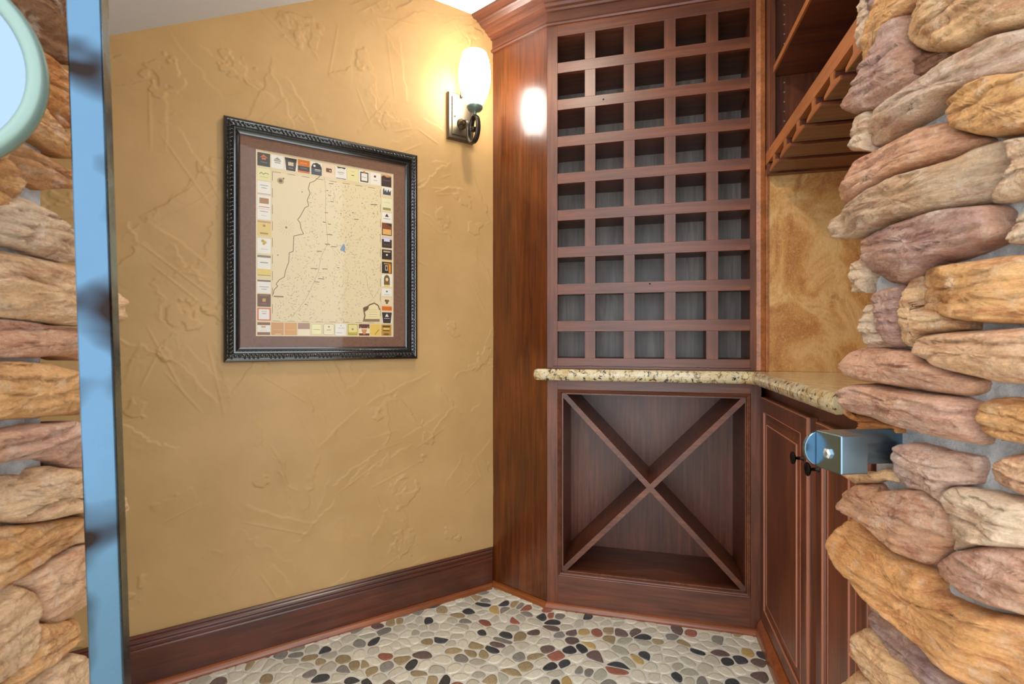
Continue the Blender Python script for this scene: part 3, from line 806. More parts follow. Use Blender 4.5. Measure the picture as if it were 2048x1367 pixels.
# the flat X frame
XB = .0095
for nm, bx in (('bin_frame', (OX0, OX0 + .006, OZ0, OZ1)), ('bin_frame', (OX1 - .006, OX1, OZ0, OZ1)), ('bin_frame', (OX0, OX1, OZ0, OZ0 + .006)), ('bin_frame', (OX0, OX1, OZ1 - .006, OZ1))):
    MB().box(bx[0], bx[1], .010, .026, bx[2], bx[3]).build(nm, M['wood_z'], binc)
def diag(x0, z0, x1, z1, hw, y0, y1, name, mat):
    d = Vector((x1 - x0, z1 - z0)).normalized(); n = Vector((-d.y, d.x)) * hw
    k = hw * .9
    MB().prism_y([(x0 + n.x, z0 + n.y), (x0 - n.x, z0 - n.y), (x1 - n.x, z1 - n.y), (x1 + n.x, z1 + n.y)], y0, y1).build(name, mat, binc)
i_ = .008
diag(OX0 + i_, OZ1 - i_, OX1 - i_, OZ0 + i_, XB, .009, .026, 'cross_bar', M['wood_x'])
diag(OX0 + i_, OZ0 + i_, OX1 - i_, OZ1 - i_, XB, .0092, .026, 'cross_bar', M['wood_x'])
diag(OX0, OZ1, OX1, OZ0, XB * .8, .026, BD, 'bin_divider', M['wood_y'])
diag(OX0, OZ0, OX1, OZ1, XB * .8, .026, BD, 'bin_divider', M['wood_y'])
# rounded gussets where the bars meet the frame
def gusset(cx, cz, sx, sz):
    pts = [(cx, cz)]; r = .016
    for k in range(7):
        a = math.pi / 2 * k / 6; pts.append((cx + sx * r * (1 - math.sin(a)) * 1.0, cz + sz * r * (1 - math.cos(a))))
    MB().prism_y(pts, .0095, .026).build('corner_gusset', M['wood_z'], binc)
for cx, sx in ((OX0 + .004, 1), (OX1 - .004, -1)):
    for cz, sz in ((OZ0 + .004, 1), (OZ1 - .004, -1)): gusset(cx, cz, sx, sz)
MB().box(OX0 - .012, OX0, .02, BD, OZ0, OZ1).build('side_panel', M['wood_y'], binc)
MB().box(OX1, OX1 + .012, .02, BD, OZ0, OZ1).build('side_panel', M['wood_y'], binc)
MB().box(OX0, OX1, .02, BD, OZ0 - .012, OZ0).build('bin_floor', M['wood_x'], binc)
MB().box(OX0, OX1, .02, BD, OZ1, OZ1 + .012).build('bin_top', M['wood_x'], binc)
MB().box(OX0 - .012, OX1 + .012, BD, BD + .01, OZ0 - .01, OZ1 + .01).build('back_panel', M['wood_z'], binc)
to_local(sweep_seg(A2, B2, mit[2], mit[3], SHOE), B2, rzU).build('shoe_moulding', M['shoe'], binc)

# ------------------------------------------------------------------ granite worktop, one L-shaped slab with rounded nose
def worktop():
    nose = -.045; zc = .8965; hz = .0215; xe = .385
    Wd = Vector((.992, .124)); wl_ = Vector((Wd.dot(U), Wd.dot(V)))          # front wall direction in cabinet axes
    ex = nose; ey = -.80
    k = (xe - ex) / wl_.x; end = (xe, ey + wl_.y * k)
    poly = [(-.805, nose + .012), (-.799, nose + .003), (-.79, nose), (nose - .02, nose), (nose - .006, nose - .006), (nose, nose - .02), (ex, ey), end, (xe, .25), (-.73, .25), (-.752, .004), (-.80, .018), (-.805, .008)]
    v, f = [], []
    n = len(poly); prof = []
    for q in range(9):
        a = -math.pi / 2 + math.pi * q / 8; prof.append((.0215 * (1 - math.cos(a)), zc + hz * math.sin(a)))
    def inset(d):
        res = []
        for i in range(n):
            a = Vector(poly[i - 1]); b = Vector(poly[i]); c = Vector(poly[(i + 1) % n])
            n1 = Vector((-(b - a).normalized().y, (b - a).normalized().x)); n2 = Vector((-(c - b).normalized().y, (c - b).normalized().x))
            res.append(b + (n1 + n2) / (1 + n1.dot(n2)) * d)
        return res
    for d, z in prof:
        v += [(p.x, p.y, z) for p in inset(d * .62)]
    for j in range(len(prof) - 1):
        f += [(j * n + i, j * n + (i + 1) % n, (j + 1) * n + (i + 1) % n, (j + 1) * n + i) for i in range(n)]
    f += [tuple(reversed(range(n))), tuple(range((len(prof) - 1) * n, len(prof) * n))]
    o = MB().add(v, f).build('countertop', M['granite']); o.location = (B2.x, B2.y, 0); o.rotation_euler = (0, 0, rzU)
    tag(o, 'L shaped speckled cream granite countertop with a rounded edge', 'countertop')
worktop()

# ------------------------------------------------------------------ right-hand base cabinet with two raised-panel doors
dc = tag(empty('door_cabinet', B2, 0, rzU), 'mahogany base cabinet with two raised panel doors and dark knobs beside the stone jamb', 'cabinet')
Wd = Vector((.992, .124)); wl_ = Vector((Wd.dot(U), Wd.dot(V)))
E1 = -.86; XE = .385
def endy(x, y=E1): return y + wl_.y / wl_.x * (x - .02)
MB().hexa([(.0205, 0), (.0205, E1), (XE, endy(XE)), (XE, .30), (.0205, .30)], .0, CT0).build('body', M['wood_z'], dc)
def raised_door(y0, y1, z0, z1):
    """overlay door on the plane x = .02, facing -x"""
    d = MB().box(.0, .0204, y0, y1, z0, z1).build('door', M['wood_z'], dc, bevel=.002, seg=2)
    st = .058
    # proud frame of stiles and rails with a moulded inner edge, then the raised field
    def ring(prof, name, mat):
        n = len(prof); cor = [(y0, z0, 1, 1), (y1, z0, -1, 1), (y1, z1, -1, -1), (y0, z1, 1, -1)]
        v = [(x, y + sy * o, z + sz * o) for (y, z, sy, sz) in cor for o, x in prof]; f = []
        for k in range(4):
            a = k * n; b = ((k + 1) % 4) * n
            f += [(a + i, a + (i + 1) % n, b + (i + 1) % n, b + i) for i in range(n)]
        return MB().add(v, f).build(name, mat, d)
    ring([(.003, .002), (.003, -.003), (.006, -.006), (st - .010, -.006), (st - .009, -.0035), (st - .006, -.0035), (st - .003, .002)], 'frame', M['wood_z'])
    ring([(st - .010, -.0055), (st - .0105, -.0075), (st - .0085, -.0075), (st - .008, -.003)], 'worn_edge', M['worn'])
    ring([(st + .004, .002), (st + .024, -.004), (st + .026, -.0065), (st + .30, -.0065), (st + .30, .002)] if False else [(st + .006, .002), (st + .026, -.0035), (st + .0275, -.006), (st + .0285, -.006), (st + .0285, .002)], 'panel_bevel', M['wood_z'])
    ring([(st + .0262, -.004), (st + .0268, -.0072), (st + .0288, -.0072), (st + .0288, -.004)], 'worn_edge', M['worn'])
    MB().box(-.006, .002, y0 + st + .028, y1 - st - .028, z0 + st + .028, z1 - st - .028).build('raised_field', M['wood_z'], d)
    ring([(.0015, .002), (.0015, -.0045), (.0032, -.0052), (.0048, -.0045), (.0048, .002)], 'worn_edge', M['worn'])
    return d
M['worn'] = plain('worn_pink_edge', srgb(190, 120, 92), .4)
d1 = raised_door(-.504, -.010, .066, .831)
d2 = raised_door(-.850, -.566, .066, .831)
def knob(y, z, door):
    k = MB().lathe([(.0065, 0), (.0065, .003), (.0042, .005), (.0038, .018), (.006, .021)], n=16).build('knob', M['knob'], door, smooth=True)
    k.location = (-.005, y, z); k.rotation_euler = (0, -math.pi / 2, 0)
    hd = MB().lathe([(.0, .020), (.010, .020), (.0155, .023), (.0165, .026), (.015, .028), (.008, .0265), (0, .026)], n=24).build('knob_head', M['knob'], k, smooth=True)
knob(-.478, .722, d1); knob(-.594, .722, d2)
PL = [(0, 0), (.022, 0), (.022, .030), (.018, .036), (.019, .042), (.012, .050), (.004, .056), (0, .056)]
to_local(sweep_seg(B2 + U * .0, B2 - V * .86, mit[3], mit[4], PL), B2, rzU).build('plinth_moulding', M['shoe'], dc)

# ------------------------------------------------------------------ burl panel behind the counter
bp = tag(empty('burl_panel', B2, 0, rzU), 'golden burl veneer panel standing on the counter right of the wine rack', 'panel')
MB().box(.0135, .385, .004, .018, .9185, 1.62).build('veneer', M['burl'], bp)
MB().box(.0125, .022, -.002, .004, .9185, 1.60).build('edge_strip', M['shelf_edge'], bp, bevel=.001)

# ------------------------------------------------------------------ open upper cabinet with hanging stemware rails
uc = tag(empty('stemware_cabinet', B2, 0, rzU), 'open mahogany upper cabinet with a shelf and hanging stemware rails', 'cabinet')
FX = .014
MB().box(FX, .385, -.004, .003, 1.632, CEIL - .002).build('end_board', M['wood_z'], uc)
MB().box(FX + .0, FX + .020, -.040, -.004, 1.632, 2.255).build('stile', M['wood_z'], uc, bevel=.001)
MB().prism_x([(-.004, 2.255), (-.040, 2.255), (-.046, 2.275), (-.062, 2.295), (-.09, 2.31), (-.86, 2.31), (-.86, CEIL - .002), (-.004, CEIL - .002)], FX, FX + .02).build('arched_header', M['wood_y'], uc)
MB().hexa([(FX, -.004), (FX, E1), (.385, endy(.385)), (.385, -.004)], 1.650, 1.668).build('bottom_board', M['wood_x'], uc)
MB().box(FX - .002, FX + .018, -.86, -.004, 1.632, 1.674).build('front_edge', M['shelf_edge'], uc, bevel=.001)
sf = MB().hexa([(.034, -.006), (.034, E1), (.385, endy(.385)), (.385, -.006)], 1.935, 1.953).build('shelf', M['wood_x'], uc)
MB().box(.028, .034, -.86, -.006, 1.934, 1.954).build('shelf_edge', M['shelf_edge'], sf)
MB().hexa([(.37, -.004), (.37, endy(.37)), (.385, endy(.385)), (.385, -.004)], 1.65, CEIL - .002).build('back_board', M['wood_z'], uc)
MB().hexa([(FX, E1), (FX, E1 - .012), (.385, endy(.385) - .012), (.385, endy(.385))], 1.65, CEIL - .002).build('end_board', M['wood_z'], uc)
pin = MB().lathe([(0, -.002), (.0027, -.002), (.0027, .0012), (0, .0012)], n=8).mesh('shelf_pin')
M['pin'] = plain('pin_sleeve', srgb(214, 204, 196), .3, .6)
for k in range(20):
    z = 1.02 + (683.5 - (243 - 19.3 * k)) / 1002 * 1.727
    if z < CEIL - .03:
        o = link('shelf_pin', pin, M['pin'], uc, loc=(.070, -.0042, z)); o.rotation_euler = (math.pi / 2, 0, 0)
# T-shaped rails hang across the cabinet; shared meshes
neck = [(-.011, 1.632), (.011, 1.632), (.011, 1.612), (.050, 1.602), (.050, 1.594), (-.050, 1.594), (-.050, 1.602), (-.011, 1.612)]
for k in range(7):
    yc = -.055 - .051 - .128 * (k - 0) + .0
    if yc < -.84: break
    x1 = .37
    r = MB().prism_x([(y, z) for y, z in neck], FX + .002, x1).build('stemware_rail', M['wood_x'], uc, loc=(0, yc, 0))
    MB().prism_x([(y * 1.0, z) for y, z in neck], FX - .0015, FX + .0021).build('rail_end', M['shelf_edge'], r)
MB().box(FX, .37, -.030, -.004, 1.594, 1.632).build('stemware_rail', M['wood_x'], uc)

# ------------------------------------------------------------------ wall sconce
rzT = ang(TD)
ST = .156
sc2 = C2 + TD * ST
sconce = tag(empty('wall_sconce', sc2, 0, rzT), 'bronze wall sconce with a lit white glass shade and scrolled arm', 'wall lamp')
pw, pz0, pz1 = .058, 1.828, 2.014
def plate(w, z0, z1, y0, y1, ch):
    v = [(-w, y0, z0), (w, y0, z0), (w, y0, z1), (-w, y0, z1), (-w, y1 - ch, z0), (w, y1 - ch, z0), (w, y1 - ch, z1), (-w, y1 - ch, z1),
         (-w + ch, y1, z0 + ch), (w - ch, y1, z0 + ch), (w - ch, y1, z1 - ch), (-w + ch, y1, z1 - ch)]
    f = [(0, 1, 2, 3), (8, 9, 10, 11)] + [(i, (i + 1) % 4, 4 + (i + 1) % 4, 4 + i) for i in range(4)] + [(4 + i, 4 + (i + 1) % 4, 8 + (i + 1) % 4, 8 + i) for i in range(4)]
    return MB().add(v, f)
bpl = plate(pw, pz0, pz1, .0, .016, .005).build('backplate', M['bronze'], sconce)
plate(pw - .015, pz0 + .016, pz1 - .016, .012, .0195, .003).build('raised_centre', M['bronze'], bpl, bevel=.0008)
s_ = MB().lathe([(0, 0), (.004, 0), (.0035, .003), (0, .004)], n=6).build('screw', M['bronze_dark'], bpl); s_.location = (.030, .0185, 1.918); s_.rotation_euler = (-math.pi / 2, 0, 0)
bo = MB().lathe([(.022, 0), (.020, .006), (.012, .011), (.010, .02), (.012, .026), (.008, .034), (0, .035)], n=24).build('boss', M['bronze'], sconce, smooth=True)
bo.location = (0, .018, 1.893); bo.rotation_euler = (-math.pi / 2, 0, 0)
def bez(pts, n=8):
    out = []
    P = [Vector(p) for p in pts]
    for i in range(len(P) - 1):
        a = P[max(i - 1, 0)]; b = P[i]; c = P[i + 1]; d = P[min(i + 2, len(P) - 1)]
        for k in range(n):
            t = k / n
            out.append(.5 * ((2 * b) + (c - a) * t + (2 * a - 5 * b + 4 * c - d) * t * t + (3 * b - a - 3 * c + d) * t ** 3))
    out.append(P[-1]); return out
arm = [(.035, 1.893), (.058, 1.893), (.074, 1.880), (.080, 1.850), (.085, 1.815), (.104, 1.790), (.132, 1.787), (.153, 1.806), (.160, 1.838), (.152, 1.870), (.134, 1.882), (.114, 1.872), (.106, 1.850), (.113, 1.832), (.127, 1.832), (.130, 1.842)]
MB().tube(bez([(0, y, z) for y, z in arm]), .0105, 12, flat=.42, side=(1, 0, 0)).build('scroll_arm', M['bronze_dark'], sconce, smooth=True)
SY = .132
MB().lathe([(0, 1.880), (.008, 1.880), (.007, 1.893), (.010, 1.899), (.024, 1.904), (.031, 1.913), (.030, 1.921), (.010, 1.921), (0, 1.921)], c=(0, SY, 0), n=32).build('cup', M['steel_rim'], sconce, smooth=True)
egg = [(.0, 1.9215), (.026, 1.922), (.036, 1.936), (.047, 1.960), (.056, 1.99), (.0605, 2.02), (.061, 2.045), (.058, 2.075), (.052, 2.10), (.046, 2.118), (.043, 2.118), (.049, 2.098), (.055, 2.073), (.058, 2.045)]
MB().lathe(egg, c=(0, SY, 0), n=40).build('glass_shade', M['glow'], sconce, smooth=True)
hook = [(0, .02, 2.00), (.004, .03, 2.06), (.008, .050, 2.105), (.010, .066, 2.128), (.008, .080, 2.134), (.004, .088, 2.126)]
MB().tube(bez(hook), .005, 10, flat=.5, side=(1, 0, 0)).build('top_hook', M['bronze'], sconce, smooth=True)

# ------------------------------------------------------------------ framed wine map
PT0, PT1, PZ0, PZ1 = .3429, .9841, .956, 1.731
PCt = (PT0 + PT1) / 2
pic = tag(empty('framed_map', C2 + TD * PCt, PZ0, rzT), 'framed wine region map in a carved black frame with brown mat', 'picture')
hw = (PT1 - PT0) / 2; hh = PZ1 - PZ0
FP = [(0, .0025), (0, .020), (.003, .024), (.009, .0255), (.012, .0245), (.014, .0285), (.020, .0305), (.026, .0275), (.0285, .021), (.033, .021), (.036, .0225), (.0385, .020), (.042, .0175), (.0465, .0165), (.0465, .0025)]
cor = [(-hw, 0, 1, 1), (hw, 0, -1, 1), (hw, hh, -1, -1), (-hw, hh, 1, -1)]
for k in range(4):
    n = len(FP); v = []
    for (x, z, sx, sz) in (cor[k], cor[(k + 1) % 4]):
        v += [(x + sx * o, y, z + sz * o) for o, y in FP]
    f = [(i, (i + 1) % n, n + (i + 1) % n, n + i) for i in range(n)] + [tuple(range(n)), tuple(reversed(range(n, 2 * n)))]
    rail = MB().add(v, f).build('frame_rail', M['black_frame'], pic)
    # carved leaf-and-bead running along the crest
    (xa, za, sxa, sza), (xb, zb, sxb, szb) = cor[k], cor[(k + 1) % 4]
    a = Vector((xa + sxa * .019, za + sza * .019)); b = Vector((xb + sxb * .019, zb + szb * .019)); d = (b - a).normalized(); nn = Vector((-d.y, d.x))
    L = (b - a).length; cnt = int(L / .0125); mb = MB()
    for i in range(cnt + 1):
        c = a + d * (L * i / cnt); ph = i % 6
        el = .0098 if ph < 4 else .0056; wd = .0040 if ph < 4 else .0052; th = math.radians(58 if ph < 4 else 0)
        e1 = d * math.cos(th) + nn * math.sin(th); e2 = Vector((-e1.y, e1.x)); vv = []; ff = []
        for q in range(10):
            t = 2 * math.pi * q / 10; p = c + e1 * (el * math.cos(t)) + e2 * (wd * math.sin(t)); vv.append((p.x, .0275, p.y))
        for q in range(10):
            t = 2 * math.pi * q / 10; p = c + e1 * (el * .55 * math.cos(t)) + e2 * (wd * .5 * math.sin(t)); vv.append((p.x, .0345, p.y))
        vv.append((c.x, .0352, c.y))
        for q in range(10):
            r_ = (q + 1) % 10; ff += [(q, r_, 10 + r_, 10 + q), (10 + q, 10 + r_, 20)]
        mb.add(vv, ff)
    cv = mb.build('carved_leaves', M['black_frame'], rail, smooth=True); cv['kind'] = 'stuff'
MB().box(-hw + .044, hw - .044, .0026, .0055, .044, hh - .044).build('backing', M['mat'], pic)
# print window
W0, W1 = .8923 - PCt, .4336 - PCt                    # left and right edge of the print (x falls to the right of the photo)
ZB, ZTp = 1.0396 - PZ0, 1.6465 - PZ0
PWd = W0 - W1; PHt = ZTp - ZB
mo, mi_ = hw - .045, .0
v = [(-mo, .0095, .045), (mo, .0095, .045), (mo, .0095, hh - .045), (-mo, .0095, hh - .045), (W1, .0095, ZB), (W0, .0095, ZB), (W0, .0095, ZTp), (W1, .0095, ZTp),
     (W1 + .002, .0075, ZB + .002), (W0 - .002, .0075, ZB + .002), (W0 - .002, .0075, ZTp - .002), (W1 + .002, .0075, ZTp - .002)]
mat_ = MB().add(v[:8], [(i, (i + 1) % 4, 4 + (i + 1) % 4, 4 + i) for i in range(4)]).build('mat_board', M['mat'], pic)
MB().add(v[4:], [(i, (i + 1) % 4, 4 + (i + 1) % 4, 4 + i) for i in range(4)]).build('mat_bevel', ink(235, 220, 190), mat_)
mapp = MB().box(W1, W0, .0056, .0066, ZB, ZTp).build('map_print', ink(222, 202, 160), pic)
MB().add([(-mo, .0125, .045), (mo, .0125, .045), (mo, .0125, hh - .045), (-mo, .0125, hh - .045)], [(0, 1, 2, 3)]).build('glass_pane', M['pane'], pic)

class Flat:
    """flat print: polygons in fractions of the sheet (x from the left, y from the top)"""
    def __init__(s): s.v = []; s.f = []; s.mi = []; s.mats = []
    def poly(s, pts, rgb, lay):
        m = ink(*rgb)
        if m not in s.mats: s.mats.append(m)
        b = len(s.v); y = .0066 + .00018 * lay
        s.v += [(W0 - p[0] * PWd, y, ZTp - p[1] * PHt) for p in pts]; s.f.append(tuple(range(b, b + len(pts)))); s.mi.append(s.mats.index(m)); return s
    def rect(s, x0, x1, y0, y1, rgb, lay): return s.poly([(x0, y0), (x1, y0), (x1, y1), (x0, y1)], rgb, lay)
    def line(s, pts, w, rgb, lay):
        for a, b in zip(pts[:-1], pts[1:]):
            dx, dy = (b[0] - a[0]) * PWd, (b[1] - a[1]) * PHt; L = math.hypot(dx, dy) or 1
            nx, ny = -dy / L * w / PWd, dx / L * w / PHt
            s.poly([(a[0] + nx, a[1] + ny), (b[0] + nx, b[1] + ny), (b[0] - nx, b[1] - ny), (a[0] - nx, a[1] - ny)], rgb, lay)
        return s
    def disc(s, x, y, r, rgb, lay, n=10, e=1.0):
        return s.poly([(x + r / PWd * math.cos(2 * math.pi * k / n), y + e * r / PHt * math.sin(2 * math.pi * k / n)) for k in range(n)], rgb, lay)
    def build(s, name):
        me = bpy.data.meshes.new(name); me.from_pydata(s.v, [], s.f)
        for m in s.mats: me.materials.append(m)
        me.polygons.foreach_set('material_index', s.mi); me.update()
        return link(name, me, None, mapp)

DK = (62, 48, 40); WH = (232, 226, 214); CRM = (236, 220, 186); TANc = (196, 160, 112); GLD = (206, 160, 66); ORG = (206, 112, 34); BRN = (120, 84, 56); YEL = (226, 198, 110); PAL = (228, 218, 160); MAR = (104, 58, 52); GRY = (150, 140, 128); RED = (196, 92, 70); OLV = (160, 140, 80)
def tile(x0, x1, y0, y1, ground, marks=()):
    t = Flat().rect(x0, x1, y0, y1, ground, 1)
    w, h = x1 - x0, y1 - y0
    for m in marks:
        k = m[0]
        if k == 'r': t.rect(x0 + m[1] * w, x0 + m[2] * w, y0 + m[3] * h, y0 + m[4] * h, m[5], 2 + (m[6] if len(m) > 6 else 0))
        if k == 'd': t.disc(x0 + m[1] * w, y0 + m[2] * h, m[3], m[4], 3, 10, m[5] if len(m) > 5 else 1)
        if k == 'p': t.poly([(x0 + a * w, y0 + b * h) for a, b in m[1]], m[2], 2 + (m[3] if len(m) > 3 else 0))
        if k == 'l': t.line([(x0 + a * w, y0 + b * h) for a, b in m[1]], m[2], m[3], 4)
    return t.build('label_tile')
def text(y, a=.2, b=.8, c=GRY): return ('r', a, b, y, y + .045, c, 1)
PT = .0893; X = lambda k: .0095 + PT * k
TZ = (.012, .084)
tops = [(DK, [('p', [(.15, .38), (.5, .12), (.85, .38), (.5, .28)], ORG), ('r', .34, .66, .36, .5, ORG), text(.68, .25, .75, (140, 120, 100))]),
        (WH, [('p', [(.2, .35), (.5, .15), (.8, .35)], GRY), ('r', .22, .78, .38, .46, GRY), ('r', .26, .74, .52, .6, (176, 150, 110))]),
        (WH, [('p', [(.0, .03), (1, .03), (.88, 1), (.12, 1)], DK), ('r', .28, .72, .35, .62, (206, 186, 150), 1), text(.78, .3, .7, GRY)]),
        (DK, [('r', 0, 1, 0, .48, ORG), ('r', .2, .8, .2, .3, (226, 150, 80), 1), ('r', 0, 1, .86, 1, ORG), text(.62, .2, .8, (140, 110, 80))]),
        (WH, [('p', [(.04, 1), (.04, .4), (.18, .14), (.5, .03), (.82, .14), (.96, .4), (.96, 1)], (70, 66, 66)), ('d', .32, .3, .004, WH), text(.55, .35, .85, WH), text(.66, .35, .85, (170, 166, 160))]),
        ((232, 206, 176), [('r', .25, .75, .3, .62, BRN), ('d', .6, .48, .0022, WH)]),
        (WH, [('p', [(.1, .02), (.95, .02), (.85, .16), (.55, .1), (.25, .16)], DK), text(.45), text(.58, .3, .7, (190, 180, 170)), ('r', .05, .95, .93, .98, DK)]),
        (PAL, [('r', .38, .62, .5, .56, BRN), text(.2, .3, .7, (200, 190, 140))]),
        (WH, [('r', .12, .9, .1, .92, (70, 58, 46)), ('r', .22, .8, .2, .82, WH, 1), ('d', .5, .1, .004, ORG), text(.5, .3, .7, GRY)]),
        (WH, [('d', .45, .3, .0042, (120, 52, 36)), text(.6, .3, .7, (206, 160, 110))]),
        (DK, [('p', [(0, 0), (1, 0), (1, .12), (.55, .2), (.25, .08), (0, .2)], (206, 140, 90)), text(.45, .15, .85, (120, 104, 92))])]
for k, (g, mk) in enumerate(tops): tile(X(k), X(k) + .082, *TZ, g, mk)
lefts = [(.097, .160, PAL, [('l', [(.15, .5), (.3, .35), (.45, .5), (.6, .35), (.85, .42)], .0009, (110, 110, 60)), text(.7, .2, .8, (190, 186, 130))]),
         (.165, .234, WH, [text(.3), text(.5, .3, .7), ('r', 0, 1, .95, 1, (176, 170, 176), 1)]),
         (.241, .313, WH, [('r', .15, .85, .2, .62, (176, 128, 84)), text(.85, .1, .9, RED)]),
         (.316, .371, WH, [text(.2, .2, .8, (180, 90, 90)), text(.6, .3, .7, (210, 180, 180))]),
         (.379, .460, (226, 196, 120), [('r', 0, 1, 0, .12, TANc, 1), ('d', .5, .32, .0042, OLV), ('r', .2, .8, .78, .88, OLV)]),
         (.473, .554, WH, [('d', .4, .18, .0048, (190, 160, 60)), ('d', .58, .26, .0046, (206, 176, 70)), ('d', .48, .36, .004, (190, 160, 60)), text(.7, .25, .75, (200, 196, 180))]),
         (.562, .674, WH, [('r', 0, 1, .02, .13, (140, 120, 90)), ('r', 0, 1, .68, 1, YEL), text(.35), ('r', 0, 1, .97, 1, OLV, 1)]),
         (.698, .768, WH, [('r', 0, 1, .0, .12, (120, 104, 80)), text(.5, .15, .85, (150, 140, 150)), text(.68, .3, .7)]),
         (.774, .842, (112, 80, 60), [('r', .38, .62, .34, .6, GLD), text(.1, .15, .85, (170, 130, 90)), text(.75, .3, .7, (150, 116, 88))]),
         (.849, .916, (206, 96, 72), [('r', .09, .91, .08, .92, WH), text(.25, .3, .7, (180, 170, 170)), text(.42, .35, .65, RED)])]
for y0, y1, g, mk in lefts: tile(.0095, .0955, y0, y1, g, mk)
rights = [(.087, .133, WH, [('p', [(.1, 1), (.1, .45), (.2, .1), (.3, .6), (.4, .25), (.5, .7), (.65, .2), (.75, .6), (.9, .3), (.9, 1)], (70, 74, 84))]),
          (.156, .231, (226, 220, 180), [('r', .1, .9, .75, .95, OLV), text(.3, .2, .8, (200, 200, 160))]),
          (.243, .301, WH, [('p', [(.3, .42), (.5, .08), (.7, .42)], (60, 44, 40)), text(.6, .15, .85, (120, 90, 80))]),
          (.306, .381, DK, [('p', [(0, 0), (.3, .02), (1, .3), (1, .5), (0, .5)], (130, 66, 40)), ('r', .08, .92, .5, .94, (226, 170, 96), 1)]),
          (.393, .457, DK, [('r', 0, 1, 0, .2, (206, 190, 206)), ('r', .2, .8, .1, .4, (214, 206, 226), 1), text(.7, .2, .8, (110, 96, 90))]),
          (.468, .532, (46, 36, 34), [('r', .15, .85, .12, .26, (190, 160, 130)), ('d', .5, .5, .0036, (240, 226, 190)), ('r', 0, 1, .94, 1, GLD)]),
          (.543, .613, (48, 36, 30), [('r', .2, .9, .1, .22, (196, 128, 60)), ('r', .68, .9, .1, .95, (226, 140, 40)), ('r', .32, .6, .3, .75, (206, 190, 160), 1), ('r', .38, .54, .38, .68, (40, 32, 30), 2)]),
          (.621, .694, WH, [('p', [(.2, 1), (.2, .3), (.3, .1), (.5, .0), (.7, .1), (.8, .3), (.8, 1)], (120, 90, 50)), ('d', .5, .4, .005, (226, 206, 160), 1.3), ('r', .2, .8, .85, 1, YEL, 1)]),
          (.705, .751, WH, [('d', .5, .4, .0032, (90, 90, 80)), text(.8, .2, .8, GRY)]),
          (.763, .806, (230, 206, 170), [('d', .4, .4, .0048, (110, 84, 40)), ('d', .6, .42, .0048, (130, 100, 50)), ('d', .5, .7, .0046, (110, 84, 40))]),
          (.815, .840, (214, 104, 20), []),
          (.850, .917, WH, [('p', [(0, .02), (1, .02), (.88, 1), (.12, 1)], DK), ('p', [(.32, .42), (.5, .12), (.68, .42)], WH, 1), text(.55, .2, .8, (200, 190, 180))])]
for y0, y1, g, mk in rights: tile(.9065, .9885, y0, y1, g, mk)
BZ = (.926, .994)
bots = [((140, 96, 66), [('r', .0, 1, .22, .78, WH), ('r', .3, .65, .3, .42, (206, 150, 100), 1), text(.6, .25, .75, (214, 200, 190))]),
        ((206, 154, 98), [text(.55, .2, .9, (226, 180, 130)), text(.9, .3, .8, (236, 210, 170))]), ((216, 160, 100), [text(.55, .1, .9, (230, 184, 130))]),
        (CRM, [('r', 0, 1, 0, .5, (176, 140, 120))]), (PAL, [('r', .06, .94, .06, .94, (206, 196, 130)), ('r', .1, .9, .1, .9, (238, 230, 180), 1), text(.5, .2, .8, OLV)]),
        ((238, 224, 186), [('l', [(.1, .05), (.9, .05), (.98, .15), (.98, .85), (.9, .95), (.1, .95), (.02, .85), (.02, .15), (.1, .05)], .0005, (120, 110, 80)), ('d', .5, .28, .003, OLV), text(.52, .3, .7, GRY)]),
        (WH, [('d', .5, .15, .0018, RED), text(.35, .25, .8, (206, 160, 170)), text(.75, .1, .6, (190, 176, 186))]),
        ((226, 210, 140), [('r', .05, .95, .03, .97, (150, 146, 60)), ('r', .09, .91, .07, .93, (232, 216, 150), 1), ('d', .5, .45, .004, (90, 80, 50)), ('r', .09, .91, .72, .93, (196, 176, 80), 2)]),
        ((240, 222, 180), [('r', 0, 1, 0, .36, MAR), ('r', 0, 1, .8, 1, MAR), ('p', [(.2, .45), (.8, .45), (.6, .9), (.4, .9)], (206, 140, 90), 1), ('p', [(.12, .2), (.3, .5), (.2, .5)], (240, 222, 180), 1), ('p', [(.88, .2), (.7, .5), (.8, .5)], (240, 222, 180), 1)]),
        ((230, 190, 90), [('l', [(.45, .9), (.85, .45)], .0009, (110, 80, 50))]),
        ((190, 140, 50), [('r', .12, .88, .1, .25, (90, 62, 30)), ('r', .2, .8, .32, .45, (230, 196, 110)), ('r', .15, .85, .5, .58, (90, 62, 30)), ('d', .5, .86, .012, (110, 80, 36), .3)])]
for k, (g, mk) in enumerate(bots): tile(X(k), X(k) + .082, *BZ, g, mk)

# the map itself: sheet, border ticks, coast, roads, hill strokes, lake, cartouche
def fr(cx, cy):
    """a point seen on the sheet -> fractions of the sheet (sheet lies in the wall plane)"""
    px = 430 + cx / 2.6288; py = 220 + cy / 2.6288; r = (px - 1024) / 1002
    t = (-.080 - 2.107 * r) / (.848 - .530 * r); Y = 2.107 - .530 * t; z = EYE + (683.5 - py) / 1002 * Y
    return ((.8923 - t) / .4587, (1.6465 - z) / (1.6465 - 1.0396))
mp_ = Flat()
mp_.rect(.107, .893, .105, .917, (226, 208, 168), 0.5)
for k in range(8):
    a = .107 + .786 * k / 8
    mp_.rect(a, a + .055, .104, .1062, (90, 72, 56), 1.2); mp_.rect(a, a + .05, .916, .918, (150, 110, 84), 1.2)
for k in range(9):
    a = .105 + .812 * k / 9
    mp_.rect(.1055, .1085, a, a + .05, (110, 92, 70), 1.2); mp_.rect(.892, .8945, a, a + .05, (120, 92, 74), 1.2)
